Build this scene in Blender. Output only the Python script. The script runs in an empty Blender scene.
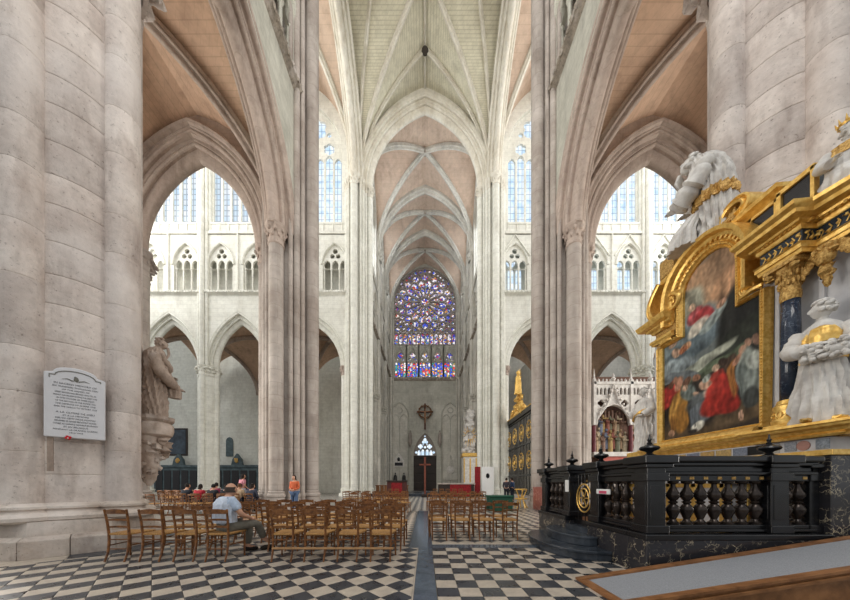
import bpy, bmesh, math, random
from mathutils import Vector, Matrix, noise
random.seed(7)
PI = math.pi
sc = bpy.context.scene
COL = sc.collection

# ---------------------------------------------------------------- camera
EYE = 1.29
cam = bpy.data.cameras.new('camera'); camo = bpy.data.objects.new('camera', cam); COL.objects.link(camo)
camo.location = (0, 0, EYE); camo.rotation_euler = (PI/2, 0, 0)
cam.sensor_width = 36.0; cam.lens = 272.0/850*36; cam.shift_y = 184.0/850
cam.clip_start = 0.05; cam.clip_end = 600
sc.camera = camo
# ---------------------------------------------------------------- world, lights, exposure
w = bpy.data.worlds.new('world'); sc.world = w; w.use_nodes = True
bg = w.node_tree.nodes['Background']; bg.inputs[0].default_value = (0.93, 0.97, 1.0, 1); bg.inputs[1].default_value = 0.45
# daylight of the windows outside the frame: south rose behind the camera, south clerestories of nave and choir
def daylight(name, loc, rot, sx, sy, power, color):
    L = bpy.data.lights.new(name, 'AREA'); L.shape = 'RECTANGLE'; L.size = sx; L.size_y = sy; L.energy = power; L.color = color
    o = bpy.data.objects.new(name, L); COL.objects.link(o); o.location = loc; o.rotation_euler = rot; return o
daylight('south_rose_daylight', (0, -7, 28), (PI/2, 0, 0), 12, 22, 2600, (1.0, 0.96, 0.9))
daylight('west_rose_daylight', (-34, 22, 30), (PI/2, 0, -PI/2), 13, 18, 3300, (1.0, 0.98, 0.94))
daylight('apse_window_daylight', (34, 22, 30), (PI/2, 0, PI/2), 13, 18, 3300, (1.0, 0.98, 0.95))
daylight('nave_clerestory_daylight', (-19, 15.6, 35), (PI/2, 0, 0), 22, 11, 1350, (1.0, 0.98, 0.94))
daylight('choir_clerestory_daylight', (19, 15.6, 35), (PI/2, 0, 0), 22, 11, 1350, (1.0, 0.98, 0.96))
daylight('west_aisle_window_daylight', (-24, 8, 6), (PI/2-.25, 0, -PI/2), 12, 9, 2600, (1.0, 0.95, 0.88))
daylight('east_aisle_window_daylight', (24, 8, 6), (PI/2-.25, 0, PI/2), 12, 9, 2600, (1.0, 0.95, 0.88))
sc.view_settings.view_transform = 'Standard'; sc.view_settings.look = 'None'
sc.view_settings.exposure = 0.6; sc.view_settings.gamma = 1.0; sc.view_settings.use_curve_mapping = False
sc.cycles.use_denoising = True
sc.cycles.max_bounces = 8; sc.cycles.diffuse_bounces = 5; sc.cycles.glossy_bounces = 3
sc.cycles.sample_clamp_indirect = 6.0

# ---------------------------------------------------------------- materials
def srgb(r, g, b):
    f = lambda c: (c/255/12.92) if c/255 <= 0.04045 else ((c/255+0.055)/1.055)**2.4
    return (f(r), f(g), f(b), 1)
class NT:
    def __init__(s, name):
        s.m = bpy.data.materials.new(name); s.m.use_nodes = True; s.t = s.m.node_tree
        s.b = s.t.nodes['Principled BSDF']
    def n(s, typ, **kw):
        nd = s.t.nodes.new(typ)
        for k, v in kw.items(): setattr(nd, k, v)
        return nd
    def l(s, a, b): s.t.links.new(a, b)
    def val(s, nd, **kw):
        for k, v in kw.items(): nd.inputs[k.replace('_', ' ')].default_value = v
        return nd
    def math(s, op, a, b=None):
        nd = s.n('ShaderNodeMath', operation=op)
        for i, x in enumerate((a, b)):
            if x is None: continue
            if isinstance(x, (int, float)): nd.inputs[i].default_value = x
            else: s.l(x, nd.inputs[i])
        return nd.outputs[0]
    def mix(s, fac, a, b, blend='MIX'):
        nd = s.n('ShaderNodeMix', data_type='RGBA', blend_type=blend)
        for i, x in ((0, fac), (6, a), (7, b)):
            if isinstance(x, (int, float, tuple)): nd.inputs[i].default_value = x
            else: s.l(x, nd.inputs[i])
        return nd.outputs[2]
    def noise(s, scale, detail=4, rough=0.55, vec=None):
        nd = s.n('ShaderNodeTexNoise'); nd.inputs['Scale'].default_value = scale
        nd.inputs['Detail'].default_value = detail; nd.inputs['Roughness'].default_value = rough
        if vec is not None: s.l(vec, nd.inputs['Vector'])
        return nd.outputs[0]
    def ramp(s, fac, stops):
        nd = s.n('ShaderNodeValToRGB'); s.l(fac, nd.inputs[0])
        cr = nd.color_ramp
        while len(cr.elements) < len(stops): cr.elements.new(0.5)
        for e, (p, c) in zip(cr.elements, stops): e.position = p; e.color = c
        return nd.outputs[0]
    def pos(s):
        return s.n('ShaderNodeNewGeometry').outputs['Position']
    def bump(s, h, strength=0.3, dist=0.02):
        nd = s.n('ShaderNodeBump'); nd.inputs['Strength'].default_value = strength; nd.inputs['Distance'].default_value = dist
        s.l(h, nd.inputs['Height']); s.l(nd.outputs[0], s.b.inputs['Normal'])
    def col(s, c):
        if isinstance(c, tuple): s.b.inputs['Base Color'].default_value = c
        else: s.l(c, s.b.inputs['Base Color'])

def stone(name, c1, c2, c3, course=0.5, blk=1.1, joint=0.5, scale=0.6, rough=0.85, bump=0.25, mort=0.012, jcol=None):
    t = NT(name); p = t.pos()
    n1 = t.noise(scale, 5, 0.6, p); n2 = t.noise(scale*7, 6, 0.65, p)
    st = t.n('ShaderNodeMapping'); st.inputs['Scale'].default_value = (1.4, 1.4, 0.35); t.l(p, st.inputs[0])
    n3 = t.noise(scale*2.2, 5, 0.6, st.outputs[0])
    c = t.ramp(n1, [(0.33, c1), (0.66, c2)])
    c = t.mix(t.math('MULTIPLY', t.ramp(n3, [(0.5, (0, 0, 0, 1)), (0.72, (1, 1, 1, 1))]), 0.6), c, c3)
    f2 = t.ramp(n2, [(0.3, (0.72, 0.72, 0.72, 1)), (0.6, (1, 1, 1, 1))])
    c = t.mix(0.55, c, f2, 'MULTIPLY')
    h = n2
    if joint == 0:
        n4 = t.noise(scale*16, 3, .7, p); n5 = t.noise(scale*.55, 3, .5, p)
        c = t.mix(t.ramp(n4, [(.62, (0, 0, 0, 1)), (.72, (.75, .75, .75, 1))]), c, tuple(x*.55 for x in c3[:3])+(1,))
        c = t.mix(t.ramp(n5, [(.52, (0, 0, 0, 1)), (.66, (.45, .45, .45, 1))]), c, srgb(236, 230, 226))
        oi = t.n('ShaderNodeObjectInfo')
        c = t.mix(1.0, c, t.ramp(oi.outputs['Random'], [(0.0, (.84, .82, .81, 1)), (1.0, (1.04, 1.02, 1.0, 1))]), 'MULTIPLY')
    if joint > 0:
        sx = t.n('ShaderNodeSeparateXYZ'); t.l(p, sx.inputs[0])
        cb = t.n('ShaderNodeCombineXYZ'); t.l(t.math('ADD', sx.outputs[0], sx.outputs[1]), cb.inputs[0]); t.l(sx.outputs[2], cb.inputs[1])
        br = t.n('ShaderNodeTexBrick'); t.l(cb.outputs[0], br.inputs[0])
        br.inputs['Scale'].default_value = 1; br.inputs['Mortar Size'].default_value = mort; br.inputs['Mortar Smooth'].default_value = 0.2
        br.inputs['Brick Width'].default_value = blk; br.inputs['Row Height'].default_value = course
        br.inputs['Color1'].default_value = (1, 1, 1, 1); br.inputs['Color2'].default_value = (0.80, 0.79, 0.77, 1)
        br.inputs['Mortar'].default_value = jcol or (0.45, 0.43, 0.4, 1)
        c = t.mix(joint, c, br.outputs[0], 'MULTIPLY')
        h = t.math('SUBTRACT', n2, t.math('MULTIPLY', br.outputs[1], 1.5))
    t.col(c); t.b.inputs['Roughness'].default_value = rough; t.b.inputs['Specular IOR Level'].default_value = 0.25
    t.bump(h, bump, 0.02)
    return t.m
def plain(name, c, rough=0.6, metal=0.0, var=0.25, scale=8, bump=0.1, spec=0.4, c2=None):
    t = NT(name); p = t.pos(); n = t.noise(scale, 4, 0.6, p)
    d = c2 or tuple(x*(1-var) for x in c[:3])+(1,)
    t.col(t.ramp(n, [(0.35, d), (0.65, c)]))
    t.b.inputs['Roughness'].default_value = rough; t.b.inputs['Metallic'].default_value = metal
    t.b.inputs['Specular IOR Level'].default_value = spec
    if bump: t.bump(n, bump, 0.01)
    return t.m
def emis(name, c, s):
    t = NT(name); t.col(c); t.b.inputs['Emission Color'].default_value = c; t.b.inputs['Emission Strength'].default_value = s
    t.b.inputs['Roughness'].default_value = 0.3
    return t.m

M = {}
M['pier'] = stone('pier_limestone', srgb(230, 222, 216), srgb(200, 188, 181), srgb(160, 145, 137), joint=0.0, scale=1.1, bump=0.9)  # the warm light on the near stone is part of this colour
M['pierdark'] = stone('pier_base_limestone', srgb(206, 198, 190), srgb(180, 166, 155), srgb(120, 108, 98), joint=0.0, scale=1.4, bump=0.6)
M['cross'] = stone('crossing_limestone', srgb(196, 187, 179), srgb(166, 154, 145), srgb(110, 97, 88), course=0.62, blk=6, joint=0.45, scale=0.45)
M['pale'] = stone('pale_lit_limestone', srgb(236, 235, 226), srgb(222, 221, 210), srgb(200, 196, 184), course=0.42, blk=0.9, joint=0.35, scale=0.35)  # cleaned stone; the brighter, cooler light on it is put into the colour too
M['arm'] = stone('dim_arm_limestone', srgb(218, 214, 204), srgb(196, 192, 182), srgb(160, 156, 148), course=0.42, blk=0.9, joint=0.35, scale=0.35)  # pale wall stone again, with the far arm's dimmer light in its colour
M['arch'] = stone('arch_limestone', srgb(198, 182, 170), srgb(180, 163, 152), srgb(140, 124, 113), course=0.6, blk=0.6, joint=0.25, scale=0.8)
M['spandrel'] = stone('spandrel_limestone', srgb(208, 206, 194), srgb(190, 188, 176), srgb(160, 158, 148), course=0.4, blk=0.9, joint=0.4, scale=0.7)
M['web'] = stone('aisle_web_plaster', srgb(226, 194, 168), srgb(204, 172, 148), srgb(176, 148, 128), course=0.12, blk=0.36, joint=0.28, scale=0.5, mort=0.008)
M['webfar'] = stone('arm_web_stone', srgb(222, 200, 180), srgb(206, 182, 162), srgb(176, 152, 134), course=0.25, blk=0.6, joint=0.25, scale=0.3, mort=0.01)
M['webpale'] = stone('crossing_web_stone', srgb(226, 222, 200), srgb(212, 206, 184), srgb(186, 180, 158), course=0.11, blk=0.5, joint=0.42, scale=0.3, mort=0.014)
M['rib'] = stone('rib_limestone', srgb(228, 224, 212), srgb(210, 204, 190), srgb(182, 170, 148), course=0.8, blk=5, joint=0.2, scale=0.5)
M['string'] = stone('carved_string_stone', srgb(190, 180, 166), srgb(150, 142, 132), srgb(96, 90, 84), joint=0, scale=3, bump=0.8)
M['dark'] = plain('mid_grey_stone', srgb(120, 118, 110), 0.9)  # mid-grey for the canvas backing and the engraved lines
M['bronze_l'] = plain('old_iron', srgb(70, 62, 55), 0.6, 0.3)

# ---------------------------------------------------------------- mesh helpers
class MB:
    def __init__(s, M4=None): s.v = []; s.f = []; s.mi = []; s.M = M4 or Matrix.Identity(4); s.cur = 0; s.sm = False; s.sms = []
    def add(s, vs, fs):
        o = len(s.v)
        s.v += [tuple(s.M @ Vector(p)) for p in vs]
        for f in fs: s.f.append(tuple(i+o for i in f)); s.mi.append(s.cur); s.sms.append(s.sm)
        return s
    def box(s, x0, x1, y0, y1, z0, z1):
        vs = [(x, y, z) for x in (x0, x1) for y in (y0, y1) for z in (z0, z1)]
        return s.add(vs, [(0,1,3,2),(4,6,7,5),(0,4,5,1),(2,3,7,6),(0,2,6,4),(1,5,7,3)])
    def obox(s, c, half, ax):       # oriented box: ax three unit vectors
        c = Vector(c); vs = []
        for i in (-1, 1):
            for j in (-1, 1):
                for k in (-1, 1): vs.append(c+ax[0]*half[0]*i+ax[1]*half[1]*j+ax[2]*half[2]*k)
        return s.add(vs, [(0,1,3,2),(4,6,7,5),(0,4,5,1),(2,3,7,6),(0,2,6,4),(1,5,7,3)])
    def lathe(s, prof, n=16, c=(0,0,0), a0=0, a1=2*PI, cap=True, sx=1, sy=1, fold=None, rot=0):
        full = abs(a1-a0-2*PI) < 1e-6; k = n if full else n+1
        vs = []; fs = []
        for r, z in prof:
            for i in range(k):
                a = a0+(a1-a0)*i/n
                rr = r*(1+fold(a, z)) if fold else r
                x, y = rr*math.cos(a)*sx, rr*math.sin(a)*sy
                vs.append((c[0]+x*math.cos(rot)-y*math.sin(rot), c[1]+x*math.sin(rot)+y*math.cos(rot), c[2]+z))
        for j in range(len(prof)-1):
            for i in range(n):
                i2 = (i+1) % k
                fs.append((j*k+i, j*k+i2, (j+1)*k+i2, (j+1)*k+i))
        if cap and full:
            if prof[0][0] > 1e-5: fs.append(tuple(range(k-1, -1, -1)))
            if prof[-1][0] > 1e-5: fs.append(tuple((len(prof)-1)*k+i for i in range(k)))
        return s.add(vs, fs)
    def prism(s, poly, z0, z1, poly2=None):
        n = len(poly); p2 = poly2 or poly
        vs = [(x, y, z0) for x, y in poly]+[(x, y, z1) for x, y in p2]
        fs = [(i, (i+1) % n, n+(i+1) % n, n+i) for i in range(n)]+[tuple(range(n-1, -1, -1)), tuple(range(n, 2*n))]
        return s.add(vs, fs)
    def slab(s, poly, plane, t0, t1):   # polygon in a plane extruded: plane 'xz' (t=y) or 'yz' (t=x)
        n = len(poly)
        mk = (lambda p, t: (p[0], t, p[1])) if plane == 'xz' else (lambda p, t: (t, p[0], p[1]))
        vs = [mk(p, t0) for p in poly]+[mk(p, t1) for p in poly]
        fs = [(i, (i+1) % n, n+(i+1) % n, n+i) for i in range(n)]+[tuple(range(n-1, -1, -1)), tuple(range(n, 2*n))]
        return s.add(vs, fs)
    def tube(s, pts, r, n=8, cap=True, flat=None):
        pts = [Vector(p) for p in pts]; m = len(pts)
        rs = r if isinstance(r, (list, tuple)) else [r]*m
        vs = []; fs = []; ref = None
        for i in range(m):
            t = (pts[min(i+1, m-1)]-pts[max(i-1, 0)])
            t = t.normalized() if t.length > 1e-9 else Vector((0, 0, 1))
            if ref is None: ref = t.orthogonal().normalized() if abs(t.z) < 0.99 else Vector((1, 0, 0))
            b = t.cross(ref)
            b = b.normalized() if b.length > 1e-6 else t.orthogonal().normalized()
            ref = b.cross(t).normalized()
            for k in range(n):
                a = 2*PI*k/n
                vs.append(pts[i]+ref*math.cos(a)*rs[i]+b*math.sin(a)*rs[i])
        for i in range(m-1):
            for k in range(n):
                k2 = (k+1) % n; fs.append((i*n+k, i*n+k2, (i+1)*n+k2, (i+1)*n+k))
        if cap: fs += [tuple(range(n-1, -1, -1)), tuple((m-1)*n+k for k in range(n))]
        return s.add(vs, fs)
    def sweep(s, pts, N, prof, closed=False, endcap=True):   # profile (a along N, b outward)
        pts = [Vector(p) for p in pts]; N = Vector(N).normalized(); m = len(pts); n = len(prof)
        vs = []; fs = []
        for i in range(m):
            t = (pts[(i+1) % m]-pts[i-1]) if closed else (pts[min(i+1, m-1)]-pts[max(i-1, 0)])
            t.normalize(); o = t.cross(N)
            k = 1.0
            if (closed or 0 < i < m-1):
                ta = (pts[i]-pts[i-1]); tb = (pts[(i+1) % m]-pts[i])
                if ta.length > 1e-9 and tb.length > 1e-9:
                    d = ta.normalized().dot(tb.normalized()); k = 1/max(0.35, math.sqrt(max(0, (1+d)/2)))
            for a, b in prof: vs.append(pts[i]+N*a+o*b*k)
        for i in range(m if closed else m-1):
            j = (i+1) % m
            for q in range(n-1): fs.append((i*n+q, i*n+q+1, j*n+q+1, j*n+q))
        if endcap and not closed: fs += [tuple(range(n)), tuple((m-1)*n+q for q in range(n-1, -1, -1))]
        return s.add(vs, fs)
    def blob(s, c, r, seed=0, amp=0.15, nu=10, nv=7, R3=None):
        vs = []; fs = []; c = Vector(c); R3 = R3 or Matrix.Identity(3)
        if not isinstance(r, (tuple, list)): r = (r, r, r)
        for j in range(nv+1):
            th = PI*j/nv
            for i in range(nu):
                ph = 2*PI*i/nu
                d = Vector((math.sin(th)*math.cos(ph), math.sin(th)*math.sin(ph), math.cos(th)))
                k = 1+amp*noise.noise(d*2.2+Vector((seed*3.1, seed*1.7, seed)))*2 if amp else 1
                vs.append(c+R3 @ Vector((d.x*r[0]*k, d.y*r[1]*k, d.z*r[2]*k)))
        for j in range(nv):
            for i in range(nu):
                i2 = (i+1) % nu; fs.append((j*nu+i, (j+1)*nu+i, (j+1)*nu+i2, j*nu+i2))
        return s.add(vs, fs)
    def mesh(s, name, mats, smooth=None):
        me = bpy.data.meshes.new(name); me.from_pydata(s.v, [], s.f); me.validate()
        mats = mats if isinstance(mats, (list, tuple)) else [mats]
        for m in mats: me.materials.append(m)
        if len(me.polygons) == len(s.mi):
            me.polygons.foreach_set('material_index', s.mi)
        bm = bmesh.new(); bm.from_mesh(me)
        bmesh.ops.recalc_face_normals(bm, faces=bm.faces)
        bm.to_mesh(me); bm.free()
        if smooth:
            me.polygons.foreach_set('use_smooth', [True]*len(me.polygons))
            if smooth is not True: me.set_sharp_from_angle(angle=math.radians(smooth))
        me.update()
        return me
    def build(s, name, mats, parent=None, smooth=None, loc=None, rz=None, bevel=0):
        return link(name, s.mesh(name, mats, smooth), parent, loc, rz, bevel)

def link(name, me, parent=None, loc=None, rz=None, bevel=0):
    o = bpy.data.objects.new(name, me); COL.objects.link(o)
    if parent is not None: o.parent = parent
    if loc is not None: o.location = loc
    if rz is not None: o.rotation_euler = (0, 0, rz)
    if bevel:
        b = o.modifiers.new('bevel', 'BEVEL'); b.width = bevel; b.segments = 2; b.limit_method = 'ANGLE'
    return o
def tag(o, label=None, cat=None, group=None, kind=None):
    if label: o['label'] = label
    if cat: o['category'] = cat
    if group: o['group'] = group
    if kind: o['kind'] = kind
    return o
def empty(name, loc=(0,0,0), rz=0, label=None, cat=None, group=None, kind=None):
    o = bpy.data.objects.new(name, None); COL.objects.link(o); o.location = loc; o.rotation_euler = (0, 0, rz); o.empty_display_size = 0.2
    return tag(o, label, cat, group, kind)
def copy_tree(o, parent=None, loc=None, rz=None):
    c = o.copy(); COL.objects.link(c)
    if parent is not None: c.parent = parent
    if loc is not None: c.location = loc
    if rz is not None: c.rotation_euler = (0, 0, rz)
    for ch in list(o.children): copy_tree(ch, c)
    return c
def struct(o, label=None): 
    o['kind'] = 'structure'
    if label: o['label'] = label
    return o

# ---------------------------------------------------------------- gothic geometry
def arch_pts(a, R, n=12):
    """pointed arch of half span a and rise R, from (-a,0) over the apex to (a,0)"""
    k = ((R/a)**2-1)/2; rad = (1+k)*a; th = math.acos(max(-1, min(1, k/(1+k))))
    right = [(-k*a+rad*math.cos(th*i/n), rad*math.sin(th*i/n)) for i in range(n+1)]
    left = [(-x, z) for x, z in right]
    return left+right[-2::-1]
def gfun(t, R_over_a):
    k = (R_over_a**2-1)/2
    return math.sqrt(max(0, (1+k)**2-(abs(t)+k)**2))/R_over_a
def roll(ca, cb, r, a0, a1, n=5):
    return [(ca+r*math.cos(a0+(a1-a0)*i/n), cb+r*math.sin(a0+(a1-a0)*i/n)) for i in range(n+1)]
def sym(half): return half+[(-a, b) for a, b in half[::-1] if abs(a) > 1e-6]
def PROF(w, h):     # big arcade moulding, half width w, depth h
    q = [(w, h), (w, h*.82)]+roll(w*.86, h*.68, w*.13, PI*.35, -PI*.75)+[(w*.66, h*.62), (w*.66, h*.46)]
    q += roll(w*.52, h*.36, w*.13, PI*.35, -PI*.75)+[(w*.34, h*.3), (w*.32, h*.12)]+roll(0, h*.06+w*.02, w*.28, 0, -PI/2)
    return sym(q)
def RIB(w, h):
    return sym([(w, h), (w, h*.6)]+roll(w*.72, h*.52, w*.26, PI*.3, -PI*.7, 4)+[(w*.4, h*.3)]+roll(0, w*.42, w*.42, 0, -PI/2, 4))
def bay_matrix(origin, udir):
    """local x = along wall, y = INTO the wall (away from the viewer side), z up"""
    u = Vector(udir).normalized(); vv = Vector((0, 0, 1)).cross(u)
    m = Matrix((( u.x, vv.x, 0, origin[0]), (u.y, vv.y, 0, origin[1]), (0, 0, 1, origin[2] if len(origin) > 2 else 0), (0, 0, 0, 1)))
    return m
def wall_arch(mb, u0, u1, z0, zt, arches, t, n=12, y0=0):
    cur = u0
    def quad(a, b, c, d): mb.add([a, b, c, d], [(0, 1, 2, 3)])
    def both(ua, ub, za, zb):
        quad((ua, y0, za), (ub, y0, za), (ub, y0, zb), (ua, y0, zb)); quad((ua, y0+t, za), (ua, y0+t, zb), (ub, y0+t, zb), (ub, y0+t, za))
    for uc, a, sp, R in arches:
        if uc-a > cur+1e-6: both(cur, uc-a, z0, zt)
        P = [(uc+x, sp+z) for x, z in arch_pts(a, R, n)]
        for (xa, za), (xb, zb) in zip(P[:-1], P[1:]):
            for yy in (y0, y0+t):
                quad((xa, yy, za), (xb, yy, zb), (xb, yy, zt), (xa, yy, zt))
            quad((xa, y0, za), (xa, y0+t, za), (xb, y0+t, zb), (xb, y0, zb))
        if sp > z0+1e-6:
            for x in (uc-a, uc+a): quad((x, y0, z0), (x, y0+t, z0), (x, y0+t, sp), (x, y0, sp))
        cur = uc+a
    if u1 > cur+1e-6: both(cur, u1, z0, zt)
    quad((u0, y0, zt), (u1, y0, zt), (u1, y0+t, zt), (u0, y0+t, zt))
    for x in (u0, u1): quad((x, y0, z0), (x, y0+t, z0), (x, y0+t, zt), (x, y0, zt))
def vault_mesh(mb, x0, x1, y0, y1, zs, R, n=10, ratio=1.15):
    """quadripartite web: z = zs + R*g(min(|u|,|v|))"""
    th = [math.sin(PI/2*i/n) for i in range(n+1)]
    us = [-t for t in th[::-1]]+th[1:]
    k = len(us); vs = []; fs = []
    for v in us:
        for u in us:
            z = zs+R*gfun(min(abs(u), abs(v)), ratio)
            vs.append(((x0+x1)/2+u*(x1-x0)/2, (y0+y1)/2+v*(y1-y0)/2, z))
    for j in range(k-1):
        for i in range(k-1):
            q = (j*k+i, j*k+i+1, (j+1)*k+i+1, (j+1)*k+i)
            if (us[i]+us[i+1])*(us[j]+us[j+1]) > 0: fs += [(q[0], q[1], q[2]), (q[0], q[2], q[3])]
            else: fs += [(q[0], q[1], q[3]), (q[1], q[2], q[3])]
    mb.add(vs, fs)
def diag_ribs(mb, x0, x1, y0, y1, zs, R, prof, n=12, ratio=1.15):
    cx, cy = (x0+x1)/2, (y0+y1)/2
    for sx, sy in ((1, 1), (1, -1)):
        pts = []
        for i in range(-n, n+1):
            u = math.sin(PI/2*i/n)
            pts.append((cx+sx*u*(x1-x0)/2, cy+sy*u*(y1-y0)/2, zs+R*gfun(u, ratio)-0.02))
        d = Vector((sx*(x1-x0), sy*(y1-y0), 0)).normalized(); N = Vector((0, 0, 1)).cross(d)
        mb.sweep(pts, N, [(a, b-max(q[1] for q in prof)) for a, b in prof])
# ---------------------------------------------------------------- glass
def glass_mat(name, base, tint, strength, lead=0.35, lw=0.05, cols=None):
    t = NT(name); p = t.pos(); sx = t.n('ShaderNodeSeparateXYZ'); t.l(p, sx.inputs[0])
    cb = t.n('ShaderNodeCombineXYZ'); t.l(t.math('ADD', sx.outputs[0], sx.outputs[1]), cb.inputs[0]); t.l(sx.outputs[2], cb.inputs[1])
    if cols:
        vo = t.n('ShaderNodeTexVoronoi'); vo.inputs['Scale'].default_value = lead; t.l(cb.outputs[0], vo.inputs['Vector'])
        ve = t.n('ShaderNodeTexVoronoi', feature='DISTANCE_TO_EDGE'); ve.inputs['Scale'].default_value = lead; t.l(cb.outputs[0], ve.inputs['Vector'])
        s2 = t.n('ShaderNodeSeparateXYZ'); t.l(vo.outputs['Color'], s2.inputs[0])
        c = t.ramp(s2.outputs[0], cols); t.m.node_tree.nodes[-1].color_ramp.interpolation = 'CONSTANT'
        k = t.math('GREATER_THAN', ve.outputs[0], lw)
        c = t.mix(k, (0.01, 0.01, 0.015, 1), c)
    else:
        br = t.n('ShaderNodeTexBrick', offset=0.0); t.l(cb.outputs[0], br.inputs[0]); br.inputs['Scale'].default_value = 1
        br.inputs['Brick Width'].default_value = lead; br.inputs['Row Height'].default_value = lead*1.6; br.inputs['Mortar Size'].default_value = lw
        br.inputs['Color1'].default_value = base; br.inputs['Color2'].default_value = tint; br.inputs['Mortar'].default_value = (0.36, 0.42, 0.48, 1)
        n = t.noise(1.3, 3, 0.5, p)
        c = t.mix(t.ramp(n, [(0.45, (0, 0, 0, 1)), (0.6, (1, 1, 1, 1))]), br.outputs[0], tint, 'MULTIPLY')
    t.col((0.02, 0.02, 0.03, 1)); t.l(c, t.b.inputs['Emission Color']); t.b.inputs['Emission Strength'].default_value = strength
    t.b.inputs['Roughness'].default_value = 0.25
    return t.m
M['glass'] = glass_mat('grisaille_glass', (0.85, 0.93, 1, 1), (0.68, 0.82, 0.95, 1), 0.78, 0.42, 0.035)
M['glassarm'] = glass_mat('bright_grisaille_glass', (0.95, 0.97, 1, 1), (0.9, 0.95, 1, 1), 5.0, 0.42, 0.035)
M['glassblue'] = glass_mat('patterned_grisaille_glass', (0.55, 0.75, 0.92, 1), (0.9, 0.92, 0.92, 1), 0.66, 0.36, 0.05)
SC = [(0.0, (0.03, 0.05, 0.4, 1)), (0.16, (0.5, 0.04, 0.03, 1)), (0.27, (0.8, 0.78, 0.82, 1)), (0.46, (0.06, 0.1, 0.6, 1)), (0.62, (0.55, 0.28, 0.06, 1)), (0.72, (0.55, 0.48, 0.6, 1)), (0.82, (0.1, 0.25, 0.3, 1)), (0.87, (0.95, 0.85, 0.8, 1))]
M['stained'] = glass_mat('stained_rose_glass', None, None, 0.85, 3.6, 0.05, SC)
SC2 = [(0.0, (0.02, 0.06, 0.7, 1)), (0.22, (0.8, 0.03, 0.02, 1)), (0.4, (0.95, 0.9, 0.9, 1)), (0.52, (0.02, 0.35, 0.3, 1)), (0.64, (0.85, 0.45, 0.05, 1)), (0.74, (0.05, 0.15, 0.8, 1)), (0.9, (0.9, 0.5, 0.4, 1))]
M['stained2'] = glass_mat('stained_lancet_glass', None, None, 0.9, 3.0, 0.06, SC2)

# ---------------------------------------------------------------- tracery plates (2D outline with real holes)
def plate(outer, holes, th):
    cu = bpy.data.curves.new('tmp', 'CURVE'); cu.dimensions = '2D'; cu.fill_mode = 'BOTH'; cu.extrude = th/2
    for poly in [outer]+holes:
        sp = cu.splines.new('POLY'); sp.points.add(len(poly)-1); sp.use_cyclic_u = True
        for q, (x, y) in zip(sp.points, poly): q.co = (x, y, 0, 1)
    ob = bpy.data.objects.new('tmp', cu); COL.objects.link(ob)
    me = ob.to_mesh(); vs = [tuple(v.co) for v in me.vertices]; fs = [tuple(p.vertices) for p in me.polygons]
    ob.to_mesh_clear(); bpy.data.objects.remove(ob); bpy.data.curves.remove(cu)
    return vs, fs
def add_plate(mb, outer, holes, th, y):     # x,z plane of mb, centred on depth y
    vs, fs = plate(outer, holes, th); mb.add([(a, y+c, b) for a, b, c in vs], fs)
def lancet(xc, a, z0, zs, R, n=6):
    return [(xc-a, z0)]+[(xc+x, zs+z) for x, z in arch_pts(a, R, n)]+[(xc+a, z0)]
def circ(x, z, r, n=16): return [(x+r*math.cos(2*PI*i/n), z+r*math.sin(2*PI*i/n)) for i in range(n)]
def foil(x, z, r, k, n=6, rot=PI/2):
    out = []; rr = r*(0.5 if k < 5 else 0.4); c = r-rr
    h = c*math.sin(PI/k); D = c*math.cos(PI/k)+math.sqrt(max(0, rr*rr-h*h)); phi = math.atan2(D*math.sin(PI/k), D*math.cos(PI/k)-c)*.97
    for j in range(k):
        ca = rot+2*PI*j/k; cx, cz = x+c*math.cos(ca), z+c*math.sin(ca)
        for i in range(n+1):
            a = ca-phi+2*phi*i/n; out.append((cx+rr*math.cos(a), cz+rr*math.sin(a)))
    return out

def put(name, me, Mx, parent, kind=None):
    o = bpy.data.objects.new(name, me); COL.objects.link(o); o.parent = parent; o.matrix_basis = Mx
    if kind: o['kind'] = kind
    return o
SPR, RISE, VSP, CROWN = 13.75, 4.75, 33.0, 43.0
def capital(mb, c, r, z, h=0.9, n=14, leaves=10, sq=1.35):
    mb.lathe([(r, z-0.12), (r*1.12, z-0.08), (r*1.12, z), (r*1.02, z+0.04), (r*1.06, z+h*.4), (r*1.32, z+h*.75), (r*1.42, z+h*.8)], n, (c[0], c[1], 0), cap=False)
    mb.lathe([(r*sq, z+h*.8), (r*sq*1.1, z+h*.88), (r*sq*1.14, z+h), (0.01, z+h)], 8, (c[0], c[1], 0), rot=PI/8)
    for ring, (zz, rr) in enumerate(((z+h*.38, 1.14), (z+h*.66, 1.32))):
        for i in range(leaves):
            a = 2*PI*(i+.5*ring)/leaves
            mb.blob((c[0]+r*rr*math.cos(a), c[1]+r*rr*math.sin(a), zz), (r*.24, r*.24, h*.13), i, 0.3, 6, 4)
CACHE = {}
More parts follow.
